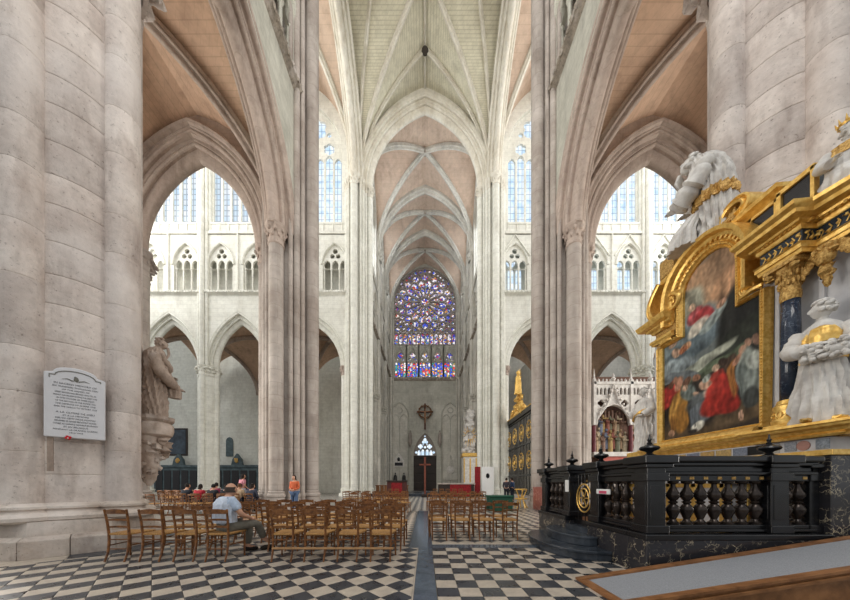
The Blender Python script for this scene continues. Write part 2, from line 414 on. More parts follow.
def bay_meshes(w, glazed, arcoff=0.0, a=3.0, tri=2, lan=3):
    key = (w, glazed, arcoff, a)
    if key in CACHE: return CACHE[key]
    D = {}
    mb = MB(); wall_arch(mb, -w/2, w/2, 13.2, 21.2, [(arcoff, a+0.85, SPR, RISE+0.75)], 1.4); D['arcade_wall'] = mb
    mb = MB(); P = [(arcoff+x, 0.7, SPR+z) for x, z in arch_pts(a, RISE, 14)]; mb.sweep(P, (0, 1, 0), PROF(0.72, 1.0)); D['arch_moulding'] = mb
    mb = MB()
    P = [(-w/2, 0, 0), (w/2, 0, 0)]
    mb.add([(x, y, z) for x in (-w/2, w/2) for y, z in ((0, 21.1), (-.12, 21.2), (-.28, 21.3), (-.28, 21.5), (0, 21.62))], [(0, 1, 6, 5), (1, 2, 7, 6), (2, 3, 8, 7), (3, 4, 9, 8)])
    k = int(w/0.3)
    for i in range(k): mb.blob((-w/2+(i+.5)*w/k, -0.26, 21.38), (0.12, 0.1, 0.12), i, 0.5, 6, 4)
    D['foliate_string_course'] = mb
    # triforium
    mb = MB(); zt0, zsp, ta, tR = 21.6, 24.35, min(1.28, w/4-.35), 2.15
    arcs = [(-w/4, ta, zsp, tR), (w/4, ta, zsp, tR)]
    wall_arch(mb, -w/2, w/2, zt0, 27.6, arcs, 0.5, 8)
    for uc, *_ in arcs:
        outer = lancet(uc, ta+.02, zsp-.35, zsp, tR+.02, 8)
        q = ta*2/3
        holes = [lancet(uc+j*q, q*.40, zsp-.34, zsp+.05, .5, 4) for j in (-1, 0, 1)]
        holes += [circ(uc, zsp+1.5, .27, 10), circ(uc-.3, zsp+.98, .25, 10), circ(uc+.3, zsp+.98, .25, 10)]
        add_plate(mb, outer, holes, 0.2, 0.22)
        P = [(uc+x, 0.0, zsp+z) for x, z in arch_pts(ta, tR, 8)]
        mb.sweep(P, (0, 1, 0), [(0.1, .02), (-.1, .02), (-.14, .12), (-.05, .2), (0.1, .22)])
        if glazed:
            for s in (-1, 1):
                mb.tube([(uc+s*1.55, -.05, 25.3), (uc, -.05, 27.45)], .07, 5)
    for uc in (-w/2+.35, 0, w/2-.35): mb.tube([(uc, -.06, 21.6), (uc, -.06, 27.6)], .1, 6)
    D['triforium_screen'] = mb
    mb = MB()
    for uc, *_ in arcs:
        q = ta*2/3
        for j in (-1.5, -.5, .5, 1.5):
            x = uc+j*q; x = max(uc-ta+.1, min(uc+ta-.1, x))
            mb.tube([(x, .22, 21.6), (x, .22, zsp-.25)], .085, 6); mb.lathe([(.085, 0), (.16, .2), (.16, .28), (.1, .3)], 6, (x, .22, zsp-.5)); mb.lathe([(.15, 0), (.15, .12), (.09, .2)], 6, (x, .22, 21.6))
    D['triforium_colonnette'] = mb
    mb = MB(); mb.box(-w/2, w/2, 1.6, 1.8, 21.0, 27.7); mb.box(-w/2, w/2, 0, 1.7, 27.5, 27.7); mb.box(-w/2, w/2, .5, 1.7, 21.0, 21.2)
    D['triforium_back_wall'] = mb
    if glazed:
        mb = MB()
        for uc, *_ in arcs:
            q = ta*2/3
            for j in (-1, 0, 1): mb.add([(x, 1.5, z) for x, z in lancet(uc+j*q, q*.36, 21.7, zsp+.3, .5, 4)], [tuple(range(11+4))[:len(lancet(0, 1, 0, 1, 1, 4))]])
            mb.add([(x, 1.5, z) for x, z in circ(uc, zsp+1.4, .5, 10)], [tuple(range(10))])
        D['triforium_pane'] = mb
    # clerestory
    mb = MB(); ca = min(2.95, w/2-.75); cs, cR = 36.2, 4.9
    wall_arch(mb, -w/2, w/2, 28.7, 43.2, [(0, ca, cs, cR)], 0.9); mb.box(-w/2, w/2, 0, .9, 27.6, 28.72)
    mb.box(-w/2, w/2, -.14, 0, 27.55, 27.8); mb.box(-ca, ca, -.05, .5, 28.6, 28.8)
    for i in range(2*lan+1): mb.tube([(-ca+i*ca/lan, -.02, 27.8), (-ca+i*ca/lan, -.02, 28.7)], .06, 5)
    D['clerestory_wall'] = mb
    mb = MB(); outer = lancet(0, ca+.02, 28.7, cs, cR+.02, 10); holes = []
    gw = ca; q = gw/lan
    gs = cs-.6
    for g in (-1, 1):
        for j in range(lan):
            xc = g*gw/2+(j-(lan-1)/2)*q*.97
            holes.append(lancet(xc, q*.39, 28.75, gs-.3+(0.35 if j == (lan-1)/2 else 0), q*.55, 4))
        holes.append(foil(g*gw/2, gs+1.25, .62, 6))
    holes.append(foil(0, cs+2.75, 1.25, 6, 8))
    for s in (-1, 1): holes.append(circ(s*ca*.5, cs+2.35-.2, .26, 8))
    add_plate(mb, outer, holes, .3, .45); D['window_tracery'] = mb
    mb = MB()
    for g in (-1, 1):
        for j in range(lan):
            xc = g*gw/2+(j-(lan-1)/2)*q*.97; L = lancet(xc, q*.43, 28.72, gs-.1, q*.6, 4)
            mb.add([(x, .5, z) for x, z in L], [tuple(range(len(L)))])
    for x, z, r in ((0, cs+2.75, 1.3), (-gw/2, gs+1.25, .66), (gw/2, gs+1.25, .66), (-ca*.5, cs+2.15, .3), (ca*.5, cs+2.15, .3)):
        mb.add([(p, .5, s) for p, s in circ(x, z, r)], [tuple(range(16))])
    D['window_pane'] = mb
    CACHE[key] = D
    return D
MATS_BAY = {}
def place_bay(root, Mx, w, glazed=False, arcoff=0.0, a=3.0, stone_m='pale', arch_m='pale', pane='glass', skip=(), pal=None):
    D = bay_meshes(w, glazed, arcoff, a)
    for k, mb in D.items():
        if k in skip: continue
        if k == 'window_pane':                      # every light its own pane
            continue
        m = {'arch_moulding': arch_m, 'foliate_string_course': 'string' if stone_m != 'pale' else 'pale', 'triforium_pane': 'glass'}.get(k, stone_m)
        ck = (id(mb), m)
        if ck not in MATS_BAY: MATS_BAY[ck] = mb.mesh(k, M[m], 40 if k in ('arch_moulding', 'triforium_colonnette', 'foliate_string_course') else None)
        put(k, MATS_BAY[ck], Mx, root)
    if 'window_pane' in D and 'window_pane' not in skip:
        mb = D['window_pane']
        for fi, f in enumerate(mb.f):
            ck = (id(mb), pane, fi)
            if ck not in MATS_BAY:
                q = MB(); q.add([mb.v[i] for i in f], [tuple(range(len(f)))]); MATS_BAY[ck] = q.mesh('window_pane', M[pane])
            put('window_pane', MATS_BAY[ck], Mx, root)

# ---------------------------------------------------------------- nave and choir north elevations (far side of the crossing)
nave = struct(empty('wall_nave_north'), 'pale nave wall of arcade, triforium and clerestory seen through the arch beside the plaque pier')
choir = struct(empty('wall_choir_north'), 'pale choir wall with gabled glazed triforium seen behind the gilded altarpiece')
YN, YS = 29.3, 14.6
for s, root, gz, pn in ((-1, nave, False, 'glassblue'), (1, choir, True, 'glass')):
    for i, (xa, xb) in enumerate(((7.3, 16.0), (16.0, 23.3), (23.3, 30.6))):
        off = -s*(-0.35) if i == 0 else 0
        place_bay(root, bay_matrix((s*(xa+xb)/2, YN-.7), (1, 0, 0)), xb-xa, gz, off*(-1 if s < 0 else 1)*(-1 if s > 0 else 1) if False else (s*0.3 if i == 0 else 0.0), 3.0 if i == 0 else 2.65, 'pale', 'pale', 'glass' if i == 0 else pn)
# bay walls of the near and far transept arcades
tw = struct(empty('wall_transept_west'), 'transept wall with a carved foliage string course above the arch beside the plaque pier')
te = struct(empty('wall_transept_east'), 'transept wall with a carved foliage string course above the arch behind the altarpiece')
for s, root in ((-1, tw), (1, te)):
    ud = (0, 1, 0) if s < 0 else (0, -1, 0)
    # west wall is seen from the east: into the wall is -x
    Mx = bay_matrix((s*6.6, (5.8+14.6)/2), ud)
    place_bay(root, Mx, 8.8, False, (-0.33 if s < 0 else 0.33), 3.07, 'spandrel', 'arch', skip=('clerestory_wall', 'window_tracery', 'window_pane'))
na = struct(empty('wall_north_arm_west'), 'far transept wall west of the rose window'); nb = struct(empty('wall_north_arm_east'), 'far transept wall east of the rose window')
for s, root in ((-1, na), (1, nb)):
    ud = (0, 1, 0) if s < 0 else (0, -1, 0)
    for i, (ya, yb) in enumerate(((29.3, 38.0), (38.0, 44.5), (44.5, 51.0))):
        place_bay(root, bay_matrix((s*6.6, (ya+yb)/2), ud), yb-ya, False, 0.0, 3.0 if i == 0 else 2.35, 'arm', 'arm', 'glassarm')

# ---------------------------------------------------------------- arch of the nave / choir south arcade (under which the nave is seen)
for s, nm, lb in ((-1, 'arch_nave_south', 'wide moulded arch opening from the plaque pier aisle into the nave'), (1, 'arch_choir_south', 'wide moulded arch opening behind the altarpiece into the choir')):
    root = struct(empty(nm), lb)
    ca = s*(8.95+15.05)/2; a = 3.05
    mb = MB(); wall_arch(mb, -4.4+s*-.3*0, 4.4, 13.2, 21.5, [(ca-s*11.65, a+.85, SPR, RISE+.75)], 1.4)
    mb.M = Matrix.Identity(4)
    o = mb.build('arch_wall', M['arch'], root); o.matrix_basis = bay_matrix((s*11.65, YS-.7), (1, 0, 0))
    mb = MB(); P = [(ca+x, YS, SPR+z) for x, z in arch_pts(a, RISE+.1, 20)]; mb.sweep(P, (0, 1, 0), PROF(.74, 1.05)); mb.build('arch_moulding', M['arch'], root, 35)
    mb = MB(); P = [(ca+x, YS-.78, SPR+z) for x, z in arch_pts(a+1.1, RISE+1.15, 20)]; mb.sweep(P, (0, 1, 0), [(.1, -.06), (-.12, -.05), (-.16, .06), (-.05, .18), (.1, .18)]); mb.build('hood_moulding', M['arch'], root, 35)

# ---------------------------------------------------------------- vaults
def vault(name, label, x0, x1, y0, y1, zs, R, web, rib, prof, ratio=1.2, boss=True, n=12):
    root = struct(empty(name), label)
    mb = MB(); vault_mesh(mb, x0, x1, y0, y1, zs, R, n, ratio); mb.build('vault_web', M[web], root, 25)
    mb = MB(); diag_ribs(mb, x0, x1, y0, y1, zs, R, prof, 14, ratio); mb.build('diagonal_ribs', M[rib], root, 35)
    if boss:
        mb = MB(); mb.lathe([(.01, -.42), (.22, -.4), (.3, -.3), (.22, -.2), (.1, 0)], 10, ((x0+x1)/2, (y0+y1)/2, zs+R)); mb.build('keystone_boss', M['string'], root, 30)
    return root
for s, nm in ((-1, 'left'), (1, 'right')):
    x0, x1 = sorted((s*7.3, s*16.0))
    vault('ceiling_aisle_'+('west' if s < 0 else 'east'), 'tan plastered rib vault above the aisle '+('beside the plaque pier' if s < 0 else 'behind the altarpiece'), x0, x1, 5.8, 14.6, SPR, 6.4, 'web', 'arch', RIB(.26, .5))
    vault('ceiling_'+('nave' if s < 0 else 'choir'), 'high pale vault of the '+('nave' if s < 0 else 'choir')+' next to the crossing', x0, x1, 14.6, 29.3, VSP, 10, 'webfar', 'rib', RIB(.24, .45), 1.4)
    for i, (xa, xb) in enumerate(((7.3, 16.0), (16.0, 23.3), (23.3, 30.6))):
        p, q = sorted((s*xa, s*xb))
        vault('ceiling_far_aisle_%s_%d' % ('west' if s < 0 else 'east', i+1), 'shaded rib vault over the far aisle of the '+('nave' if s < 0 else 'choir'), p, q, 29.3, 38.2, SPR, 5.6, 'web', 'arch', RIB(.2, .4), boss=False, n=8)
root = struct(empty('ceiling_north_arm'), 'receding rib vaults leading to the rose window')
for i, (ya, yb) in enumerate(((29.3, 38.0), (38.0, 44.5), (44.5, 51.2))):
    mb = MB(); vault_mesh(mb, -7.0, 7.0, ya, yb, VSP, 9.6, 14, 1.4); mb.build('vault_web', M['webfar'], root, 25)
    mb = MB(); diag_ribs(mb, -7.0, 7.0, ya, yb, VSP, 9.6, RIB(.26, .5), 14, 1.4); mb.build('diagonal_ribs', M['arm'], root, 35)
    if i:
        mb = MB(); P = [(x, ya, VSP+z) for x, z in arch_pts(6.3, 8.85, 16)]; mb.sweep(P, (0, 1, 0), RIB(.5, .85)); mb.build('transverse_arch', M['arm'], root, 35)
    mb = MB(); mb.lathe([(.01, -.5), (.26, -.45), (.34, -.3), (.2, 0)], 10, (0, (ya+yb)/2, VSP+9.55)); mb.build('keystone_boss', M['string'], root, 30)
# crossing: star vault
root = struct(empty('ceiling_crossing'), 'pale star vault with tierceron ribs above the crossing')
X0, Y0, Y1 = 7.3, 14.6, 29.3; CYc = (Y0+Y1)/2; HR = 10.2; RT = 1.4
mb = MB(); vault_mesh(mb, -X0, X0, Y0, Y1, VSP, HR, 20, RT); mb.build('vault_web', M['webpale'], root, 20)
def webz(x, y): return VSP+HR*gfun(min(abs(x)/X0, abs(y-CYc)/((Y1-Y0)/2)), RT)
mb = MB(); diag_ribs(mb, -X0, X0, Y0, Y1, VSP, HR, RIB(.2, .42), 18, RT); mb.build('diagonal_ribs', M['rib'], root, 35)
def plan_rib(mb, A, B, prof, n=22):
    A = Vector(A); B = Vector(B); pts = []
    for i in range(n+1):
        t = math.sin(PI/2*i/n); p = A.lerp(B, t) if True else A
        # spacing denser at the foot
        t = 1-math.cos(PI/2*i/n); p = A.lerp(B, t); pts.append((p.x, p.y, webz(p.x, p.y)-.03))
    d = (B-A).normalized(); N = Vector((0, 0, 1)).cross(Vector((d.x, d.y, 0)))
    mb.sweep(pts, N, [(a, b-.36) for a, b in prof])
for sx in (-1, 1):
    for sy in (-1, 1):
        cx, cy = sx*X0, CYc+sy*(Y1-Y0)/2
        for B in ((0, CYc+sy*4.15), (sx*4.15, CYc)):
            mb = MB(); plan_rib(mb, (cx, cy), B, RIB(.17, .38)); mb.build('tierceron_rib', M['rib'], root, 35)
for A, B in (((0, CYc), (0, Y1)), ((0, CYc), (0, Y0)), ((0, CYc), (-X0, CYc)), ((0, CYc), (X0, CYc))):
    mb = MB(); A = Vector(A); B = Vector(B); pts = [A.lerp(B, i/10) for i in range(11)]
    d = (B-A).normalized(); mb.sweep([(p.x, p.y, VSP+HR-.02) for p in pts], (-d.y, d.x, 0), [(a, b-.3) for a, b in RIB(.13, .3)]); mb.build('ridge_rib', M['rib'], root, 35)
for x, y in ((0, CYc), (0, CYc+4.15), (0, CYc-4.15), (4.15, CYc), (-4.15, CYc)):
    mb = MB(); mb.lathe([(.01, -.55), (.24, -.5), (.34, -.36), (.26, -.2), (.1, 0)], 12, (x, y, VSP+HR)); mb.build('keystone_boss', M['bronze_l'], root, 30)
# four crossing arches
root = struct(empty('arch_crossing'), 'great moulded pointed arches carrying the crossing vault')
AS, AR = 5.75, 8.25
for c, N, ax in (((0, Y1), (0, 1, 0), (1, 0)), ((0, Y0), (0, 1, 0), (1, 0)), ((-X0, CYc), (-1, 0, 0), (0, 1)), ((X0, CYc), (-1, 0, 0), (0, 1))):
    mb = MB(); P = [(c[0]+ax[0]*x, c[1]+ax[1]*x, VSP+z) for x, z in arch_pts(AS, AR, 20)]
    mb.sweep(P, N, PROF(.8, 1.3)); mb.build('great_arch', M['rib'], root, 35)
    mb = MB(); wall_arch(mb, -7.3, 7.3, VSP, VSP+HR+.5, [(0, AS+1.1, VSP, AR+1.0)], 1.2, 20)
    o = mb.build('arch_wall', M['rib'], root); o.matrix_basis = bay_matrix((c[0]-(0 if ax[0] else -.6), c[1]-(.6 if ax[0] else 0)), (ax[0], ax[1], 0))

# ---------------------------------------------------------------- piers
def shaft_obj(root, x, y, r, z0, z1, mat, n=14, courses=None):
    mb = MB(); mb.lathe([(r, z0), (r, z1)], n, (x, y, 0), cap=False); return mb.build('shaft', M[mat], root, True)
def base_mb(mb, x, y, r, z0=0.0):
    mb.lathe([(r*1.5, z0), (r*1.5, z0+.3), (r*1.35, z0+.36), (r*1.3, z0+.62), (r*1.42, z0+.66), (r*1.45, z0+.74), (r*1.3, z0+.8), (r*1.18, z0+.84), (r*1.25, z0+.9), (r*1.02, z0+.97), (r, z0+1)], 14, (x, y, 0), cap=False)
def crossing_pier(cx, cy, sx, sy, label, mat, scale=1.0, hi=True):
    """sx,sy point from the pier towards the crossing centre"""
    root = struct(empty('crossing_pier'), label)
    k = scale
    core = [(1.28*k, 0), (0, 1.28*k), (-1.28*k, 0), (0, -1.28*k)]
    mb = MB(); mb.prism([(cx+x, cy+y) for x, y in core], .3, VSP+.5); mb.build('pier_core', M[mat], root)
    low = []; tall = []
    for ang in range(4):
        a = ang*PI/2; dx, dy = math.cos(a), math.sin(a)
        # directions towards the arcades (away from the crossing) stop at the arcade capital
        arc = (round(dx) == -sx and abs(dx) > .5) or (round(dy) == -sy and abs(dy) > .5)
        main = (cx+dx*1.34*k, cy+dy*1.34*k, .36*k)
        subs = []
        (low if arc else tall).extend([main]+subs)
    for dx in (-1, 1):
        for dy in (-1, 1):
            for q, r in ((0, .165), (-1, .115), (1, .115)):
                x = cx+dx*(.85+q*.225)*k; y = cy+dy*(.85-q*.225)*k; tall.append((x, y, r*k))
    for x, y, r in low: shaft_obj(root, x, y, r, 1.0, SPR, mat)
    for x, y, r in tall: shaft_obj(root, x, y, r, 1.0, VSP, mat)
    mb = MB()
    for x, y, r in low+tall: base_mb(mb, x, y, r*.9)
    pl = [(1.75*k, .75*k), (1.75*k, -.75*k), (.75*k, -1.75*k), (-.75*k, -1.75*k), (-1.75*k, -.75*k), (-1.75*k, .75*k), (-.75*k, 1.75*k), (.75*k, 1.75*k)]
    mb.prism([(cx+x, cy+y) for x, y in pl], 0, .35); mb.build('pier_base', M[mat], root, 30)
    mb = MB()
    for x, y, r in low: capital(mb, (x, y), r, SPR-.75, .85, 12, 8)
    mb.build('arcade_capital', M['arch'], root, 35)
    mb = MB()
    for x, y, r in tall: capital(mb, (x, y), r, VSP-1.0, 1.0, 10, 6)
    mb.build('vault_capital', M['rib'], root, 35)
    return root
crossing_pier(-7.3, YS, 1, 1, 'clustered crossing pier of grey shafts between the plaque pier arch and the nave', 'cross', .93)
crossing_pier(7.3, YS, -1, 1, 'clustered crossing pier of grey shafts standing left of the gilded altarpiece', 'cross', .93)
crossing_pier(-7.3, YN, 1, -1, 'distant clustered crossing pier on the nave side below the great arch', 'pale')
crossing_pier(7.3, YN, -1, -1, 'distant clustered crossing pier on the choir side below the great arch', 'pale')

def bevelled_drum(r, h, n, g=0.012):
    mb = MB(); mb.lathe([(r-g, 0), (r-g*.2, g*.8), (r, g*2), (r, h-g*2), (r-g*.2, h-g*.8), (r-g, h)], n, cap=False); return mb
def aisle_pier(cx, cy, label, detail, mat='pier', rc=.80, rs=.27, R=.86, top=SPR):
    root = struct(empty('arcade_pier', (cx, cy, 0)), label)
    zb = .92
    if detail:
        rnd = random.Random(int(cx*10)+3)
        hs = [.62, .55, .7]; z = zb; cm = {}; i = 0; ztop = top+6
        while z < ztop:
            h = hs[(i*2+1) % 3]
            if ('c', h) not in cm: cm[('c', h)] = bevelled_drum(rc, h, 40).mesh('core_drum', M[mat], 40)
            o = link('core_drum', cm[('c', h)], root, (0, 0, z)); o.rotation_euler.z = rnd.random()*6; z += h; i += 1
        for q in range(4):
            a = q*PI/2; z = zb+(.3 if q % 2 else 0); i = q
            z = zb
            while z < ztop:
                h = [1.05, .8, 1.25, .95][i % 4]
                if ('s', h) not in cm: cm[('s', h)] = bevelled_drum(rs, h, 24, .007).mesh('shaft_drum', M[mat], 40)
                o = link('shaft_drum', cm[('s', h)], root, (R*math.cos(a), R*math.sin(a), z)); o.rotation_euler.z = rnd.random()*6; z += h; i += 1
    else:
        mb = MB(); mb.lathe([(rc, zb), (rc, top)], 24, cap=False); mb.build('pier_core', M[mat], root, True)
        for q in range(4):
            a = q*PI/2; mb = MB(); mb.lathe([(rs, zb), (rs, top if q != 3 or cy < 20 else VSP)], 12, (R*math.cos(a), R*math.sin(a), 0), cap=False); mb.build('shaft', M[mat], root, True)
    # stepped octagonal base
    def octa(ap, c=.62): return [(ap, ap*c*.62), (ap*c*.62, ap), (-ap*c*.62, ap), (-ap, ap*c*.62), (-ap, -ap*c*.62), (-ap*c*.62, -ap), (ap*c*.62, -ap), (ap, -ap*c*.62)]
    if detail:
        P = octa(1.27); n = 8
        for i in range(8):
            A = Vector(P[i]); B = Vector(P[(i+1) % 8]); k = 2 if (B-A).length > .9 else 1
            for j in range(k):
                a = A.lerp(B, j/k+.004); b = A.lerp(B, (j+1)/k-.004); mb = MB()
                mb.add([(a.x*.55, a.y*.55, 0), (b.x*.55, b.y*.55, 0), (b.x, b.y, 0), (a.x, a.y, 0), (a.x*.55, a.y*.55, .37), (b.x*.55, b.y*.55, .37), (b.x*.93, b.y*.93, .37), (a.x*.93, a.y*.93, .37), (a.x, a.y, .31), (b.x, b.y, .31)],
                       [(0, 1, 2, 3), (4, 5, 6, 7), (3, 2, 9, 8), (8, 9, 6, 7), (0, 3, 8, 7, 4), (1, 2, 9, 6, 5)])
                mb.build('plinth_stone', M['pierdark'], root, bevel=.012)
    else:
        mb = MB(); mb.prism(octa(1.27), 0, .36); mb.build('plinth_stone', M[mat], root)
    mb = MB(); mb.prism(octa(1.12), .36, .62, octa(1.10)); mb.build('upper_plinth', M['pierdark' if detail else mat], root)
    mb = MB()
    prof = lambda r: [(r+.17, .60), (r+.24, .64), (r+.25, .70), (r+.2, .75), (r+.1, .77), (r+.07, .82), (r+.12, .84), (r+.12, .88), (r+.02, .93), (r-.02, .95)]
    mb.lathe(prof(rc), 32, cap=False)
    for q in range(4): mb.lathe(prof(rs), 20, (R*math.cos(q*PI/2), R*math.sin(q*PI/2), 0), cap=False)
    mb.build('base_moulding', M['pierdark' if detail else mat], root, 40)
    if not detail:
        mb = MB(); capital(mb, (0, 0), rc, top-.95, .95, 20, 14, 1.2)
        for q in range(4): capital(mb, (R*math.cos(q*PI/2), R*math.sin(q*PI/2)), rs, top-.95, .95, 10, 6)
        mb.build('capital', M[mat], root, 35)
    return root
pl = aisle_pier(-7.3, 5.8, 'broad weathered stone pier with attached round shafts carrying the inscribed white plaque', True)
pr = aisle_pier(7.3, 5.8, 'broad mottled stone pier with attached round shafts rising behind the gilded altarpiece', True)
for px, lb in ((pl, 1), (pr, -1)):      # foliage of the capitals hanging into the top of view
    mb = MB(); capital(mb, (0, 0), .9, 12.9, .95, 20, 14, 1.2)
    for q in range(4): capital(mb, (.86*math.cos(q*PI/2), .86*math.sin(q*PI/2)), .27, 12.9, .95, 10, 6)
    mb.build('capital', M['pier'], px, 35)
for s in (-1, 1):
    aisle_pier(s*16.0, YS, 'aisle pier with leafy capital on the outer side of the '+('nave' if s < 0 else 'choir')+' arch', False, 'cross')
    for x in (16.0, 23.3, 30.6):
        aisle_pier(s*x, YN, 'pale %s arcade pier with leafy capital at %s' % ('nave' if s < 0 else 'choir', {16.0: 'the first arch from the crossing', 23.3: 'the second arch from the crossing', 30.6: 'the third arch from the crossing'}[x]), False, 'pale')
        # wall shafts up to the vault
        r2 = nave if s < 0 else choir
        for dx, r in ((-.42, .14), (0, .24), (.42, .14)): shaft_obj(r2, s*x+dx, YN-.78, r, SPR, VSP+2, 'pale', 10)
for s in (-1, 1):
    for y in (38.0, 44.5):
        aisle_pier(s*7.3, y, 'pier of the far transept arm %s of the rose window, %s from the crossing' % ('west' if s < 0 else 'east', 'first' if y < 40 else 'second'), False, 'arm')
        for dy, r in ((-.45, .15), (0, .27), (.45, .15)): shaft_obj(na if s < 0 else nb, s*6.5, y+dy, r, SPR, VSP+.3, 'arm', 10)
        mb = MB(); capital(mb, (s*6.5, y), .45, VSP-.6, .8, 10, 8); mb.build('vault_capital', M['arm'], na if s < 0 else nb, 35)

for s in (-1, 1):
    struct(MB().box(*sorted((s*27, s*27.5)), -8, 14, 0, 24).build('wall_near_aisle_'+('west' if s < 0 else 'east'), M['pale']), 'outer wall of the near transept aisle, '+('nave' if s < 0 else 'choir')+' side')
# far aisle outer walls
o = MB().box(-60, -8, 39.6, 40.0, 0, 27).build('wall_far_aisle_west', M['pale']); struct(o, 'plain pale back wall of the nave aisle')
o = MB().box(8, 75, 45.6, 46.0, 0, 27).build('wall_far_aisle_east', M['arm']); struct(o, 'shaded back wall of the choir aisle')
o = MB().box(-16, -15.6, 29.3, 51, 0, 20).build('wall_arm_aisle_west', M['arm']); struct(o, 'outer wall of the far transept aisle, nave side')
o = MB().box(15.6, 16, 38.5, 51, 0, 20).build('wall_arm_aisle_east', M['arm']); struct(o, 'outer wall of the far transept aisle, choir side')
# ---------------------------------------------------------------- floor
def floor_mat():
    t = NT('slate_and_limestone_floor'); p = t.pos(); sx = t.n('ShaderNodeSeparateXYZ'); t.l(p, sx.inputs[0])
    a = t.math('FLOOR', t.math('MULTIPLY', t.math('ADD', sx.outputs[0], sx.outputs[1]), 1/.3733)); b = t.math('FLOOR', t.math('MULTIPLY', t.math('SUBTRACT', sx.outputs[0], sx.outputs[1]), 1/.3733))
    par = t.math('ABSOLUTE', t.math('MODULO', t.math('ADD', a, b), 2.0))
    c = t.mix(t.math('GREATER_THAN', par, .5), srgb(70, 74, 80), srgb(190, 182, 170))
    t.col(c); t.b.inputs['Roughness'].default_value = .35
    return t.m
def tile_mat(name, c1, c2, rough):
    t = NT(name); p = t.pos(); n = t.noise(6, 5, .65, p); n2 = t.noise(40, 3, .6, p)
    oi = t.n('ShaderNodeObjectInfo')
    c = t.ramp(n, [(0.3, c1), (0.7, c2)])
    k = t.ramp(n2, [(0.3, (.85, .85, .85, 1)), (.7, (1, 1, 1, 1))])
    t.col(t.mix(1.0, c, k, 'MULTIPLY'))
    hs = t.ramp(n, [(0.3, (rough*.7,)*3+(1,)), (.7, (rough*1.2,)*3+(1,))]); t.l(hs, t.b.inputs['Roughness'])
    t.bump(n2, .06, .004)
    return t.m
M['slate'] = tile_mat('slate_tile', srgb(44, 48, 54), srgb(66, 70, 77), .32)
M['limetile'] = tile_mat('limestone_tile', srgb(172, 160, 146), srgb(200, 188, 172), .42)
M['sheenstone'] = tile_mat('dark_band_blue_sheen', srgb(70, 80, 92), srgb(96, 108, 122), .16)  # dark band stone, lighter blue for the window reflection put into its colour
M['floorfar'] = floor_mat()
M['grout'] = plain('floor_joint', srgb(120, 114, 104), .9)
fl = MB(); fl.add([(-120, -40, -.012), (120, -40, -.012), (120, 13.0, -.012), (-120, 13.0, -.012)], [(0, 1, 2, 3)]); fl.cur = 1
fl.add([(-120, 13.0, -.0), (120, 13.0, -.0), (120, 160, -.0), (-120, 160, -.0)], [(0, 1, 2, 3)])
floor = struct(fl.build('floor', [M['grout'], M['floorfar']]))
S_, DG = .2640, .3733
tiles = []      # (score, kind, polygon, dark)
def in_pier(x, y):
    for cx in (-7.3, 7.3):
        if max(abs(x-cx), abs(y-5.8)) < 1.48 and abs(x-cx)+abs(y-5.8) < 2.05: return True
    return False
def vis(x, y):
    px = 425+272*x/max(y, .5); return y > 2.85 and -25 < px < 875
def clip(poly, ax, lim, keep):     # clip a polygon to one side of an axis line
    out = []
    for i in range(len(poly)):
        a, b = poly[i-1], poly[i]; ia, ib = (a[ax]-lim)*keep >= 0, (b[ax]-lim)*keep >= 0
        if ia != ib:
            t = (lim-a[ax])/(b[ax]-a[ax]); out.append((a[0]+(b[0]-a[0])*t, a[1]+(b[1]-a[1])*t))
        if ib: out.append(b)
    return out
def diag_field(x0, x1, y0, y1, ox, oy):
    for i in range(-90, 91):
        for j in range(-90, 91):
            cx = ox+(i+j)/2*DG; cy = oy+(i-j)/2*DG
            if not (x0-.19 < cx < x1+.19 and y0-.19 < cy < y1+.19) or not vis(cx, cy) or in_pier(cx, cy): continue
            h = DG/2-.005
            poly = [(cx-h, cy), (cx, cy-h), (cx+h, cy), (cx, cy+h)]
            for ax, lim, kp in ((0, x0, 1), (0, x1, -1), (1, y0, 1), (1, y1, -1)): poly = clip(poly, ax, lim, kp) if poly else poly
            if len(poly) > 2: tiles.append((1/cy**3*(1 if len(poly) == 4 else .6), 'd', poly, (i+j) % 2 == 0))
def ortho_field(x0, x1, y0, y1, ph, s=S_):
    ny = int(round((y1-y0)/s)); nx = int(round((x1-x0)/s))
    for j in range(ny):
        for i in range(nx):
            a, b = x0+i*s, y0+j*s
            if not vis(a+s/2, b+s/2) or in_pier(a+s/2, b+s/2): continue
            g = .0035; tiles.append((1/(b+.1)**3, 'o', [(a+g, b+g), (a+s-g, b+g), (a+s-g, b+s-g), (a+g, b+s-g)], (i+j+ph) % 2 == 0))
diag_field(-9.5, -.155, 2.6, 5.5, -.315, 3.469)
diag_field(-9.5, -.325, 5.5, 13.0, -.315, 3.469)
ortho_field(.145, .145+S_*26, 3.122-S_, 3.122+S_*9, 1)
diag_field(.16, 9.5, 5.98, 13.0, .35, 6.2)
tiles.sort(key=lambda q: -q[0])
def tile_part(poly, dark, mb):
    n = len(poly); mb.cur = 0 if dark else 1
    cx = sum(p[0] for p in poly)/n; cy = sum(p[1] for p in poly)/n
    ins = [(cx+(x-cx)*.975, cy+(y-cy)*.975) for x, y in poly]
    mb.add([(x, y, -.01) for x, y in poly]+[(x, y, -.0025) for x, y in poly]+[(x, y, 0) for x, y in ins],
           [(i, (i+1) % n, n+(i+1) % n, n+i) for i in range(n)]+[(n+i, n+(i+1) % n, 2*n+(i+1) % n, 2*n+i) for i in range(n)]+[tuple(range(2*n, 3*n))])
shared = {}
rest = MB()
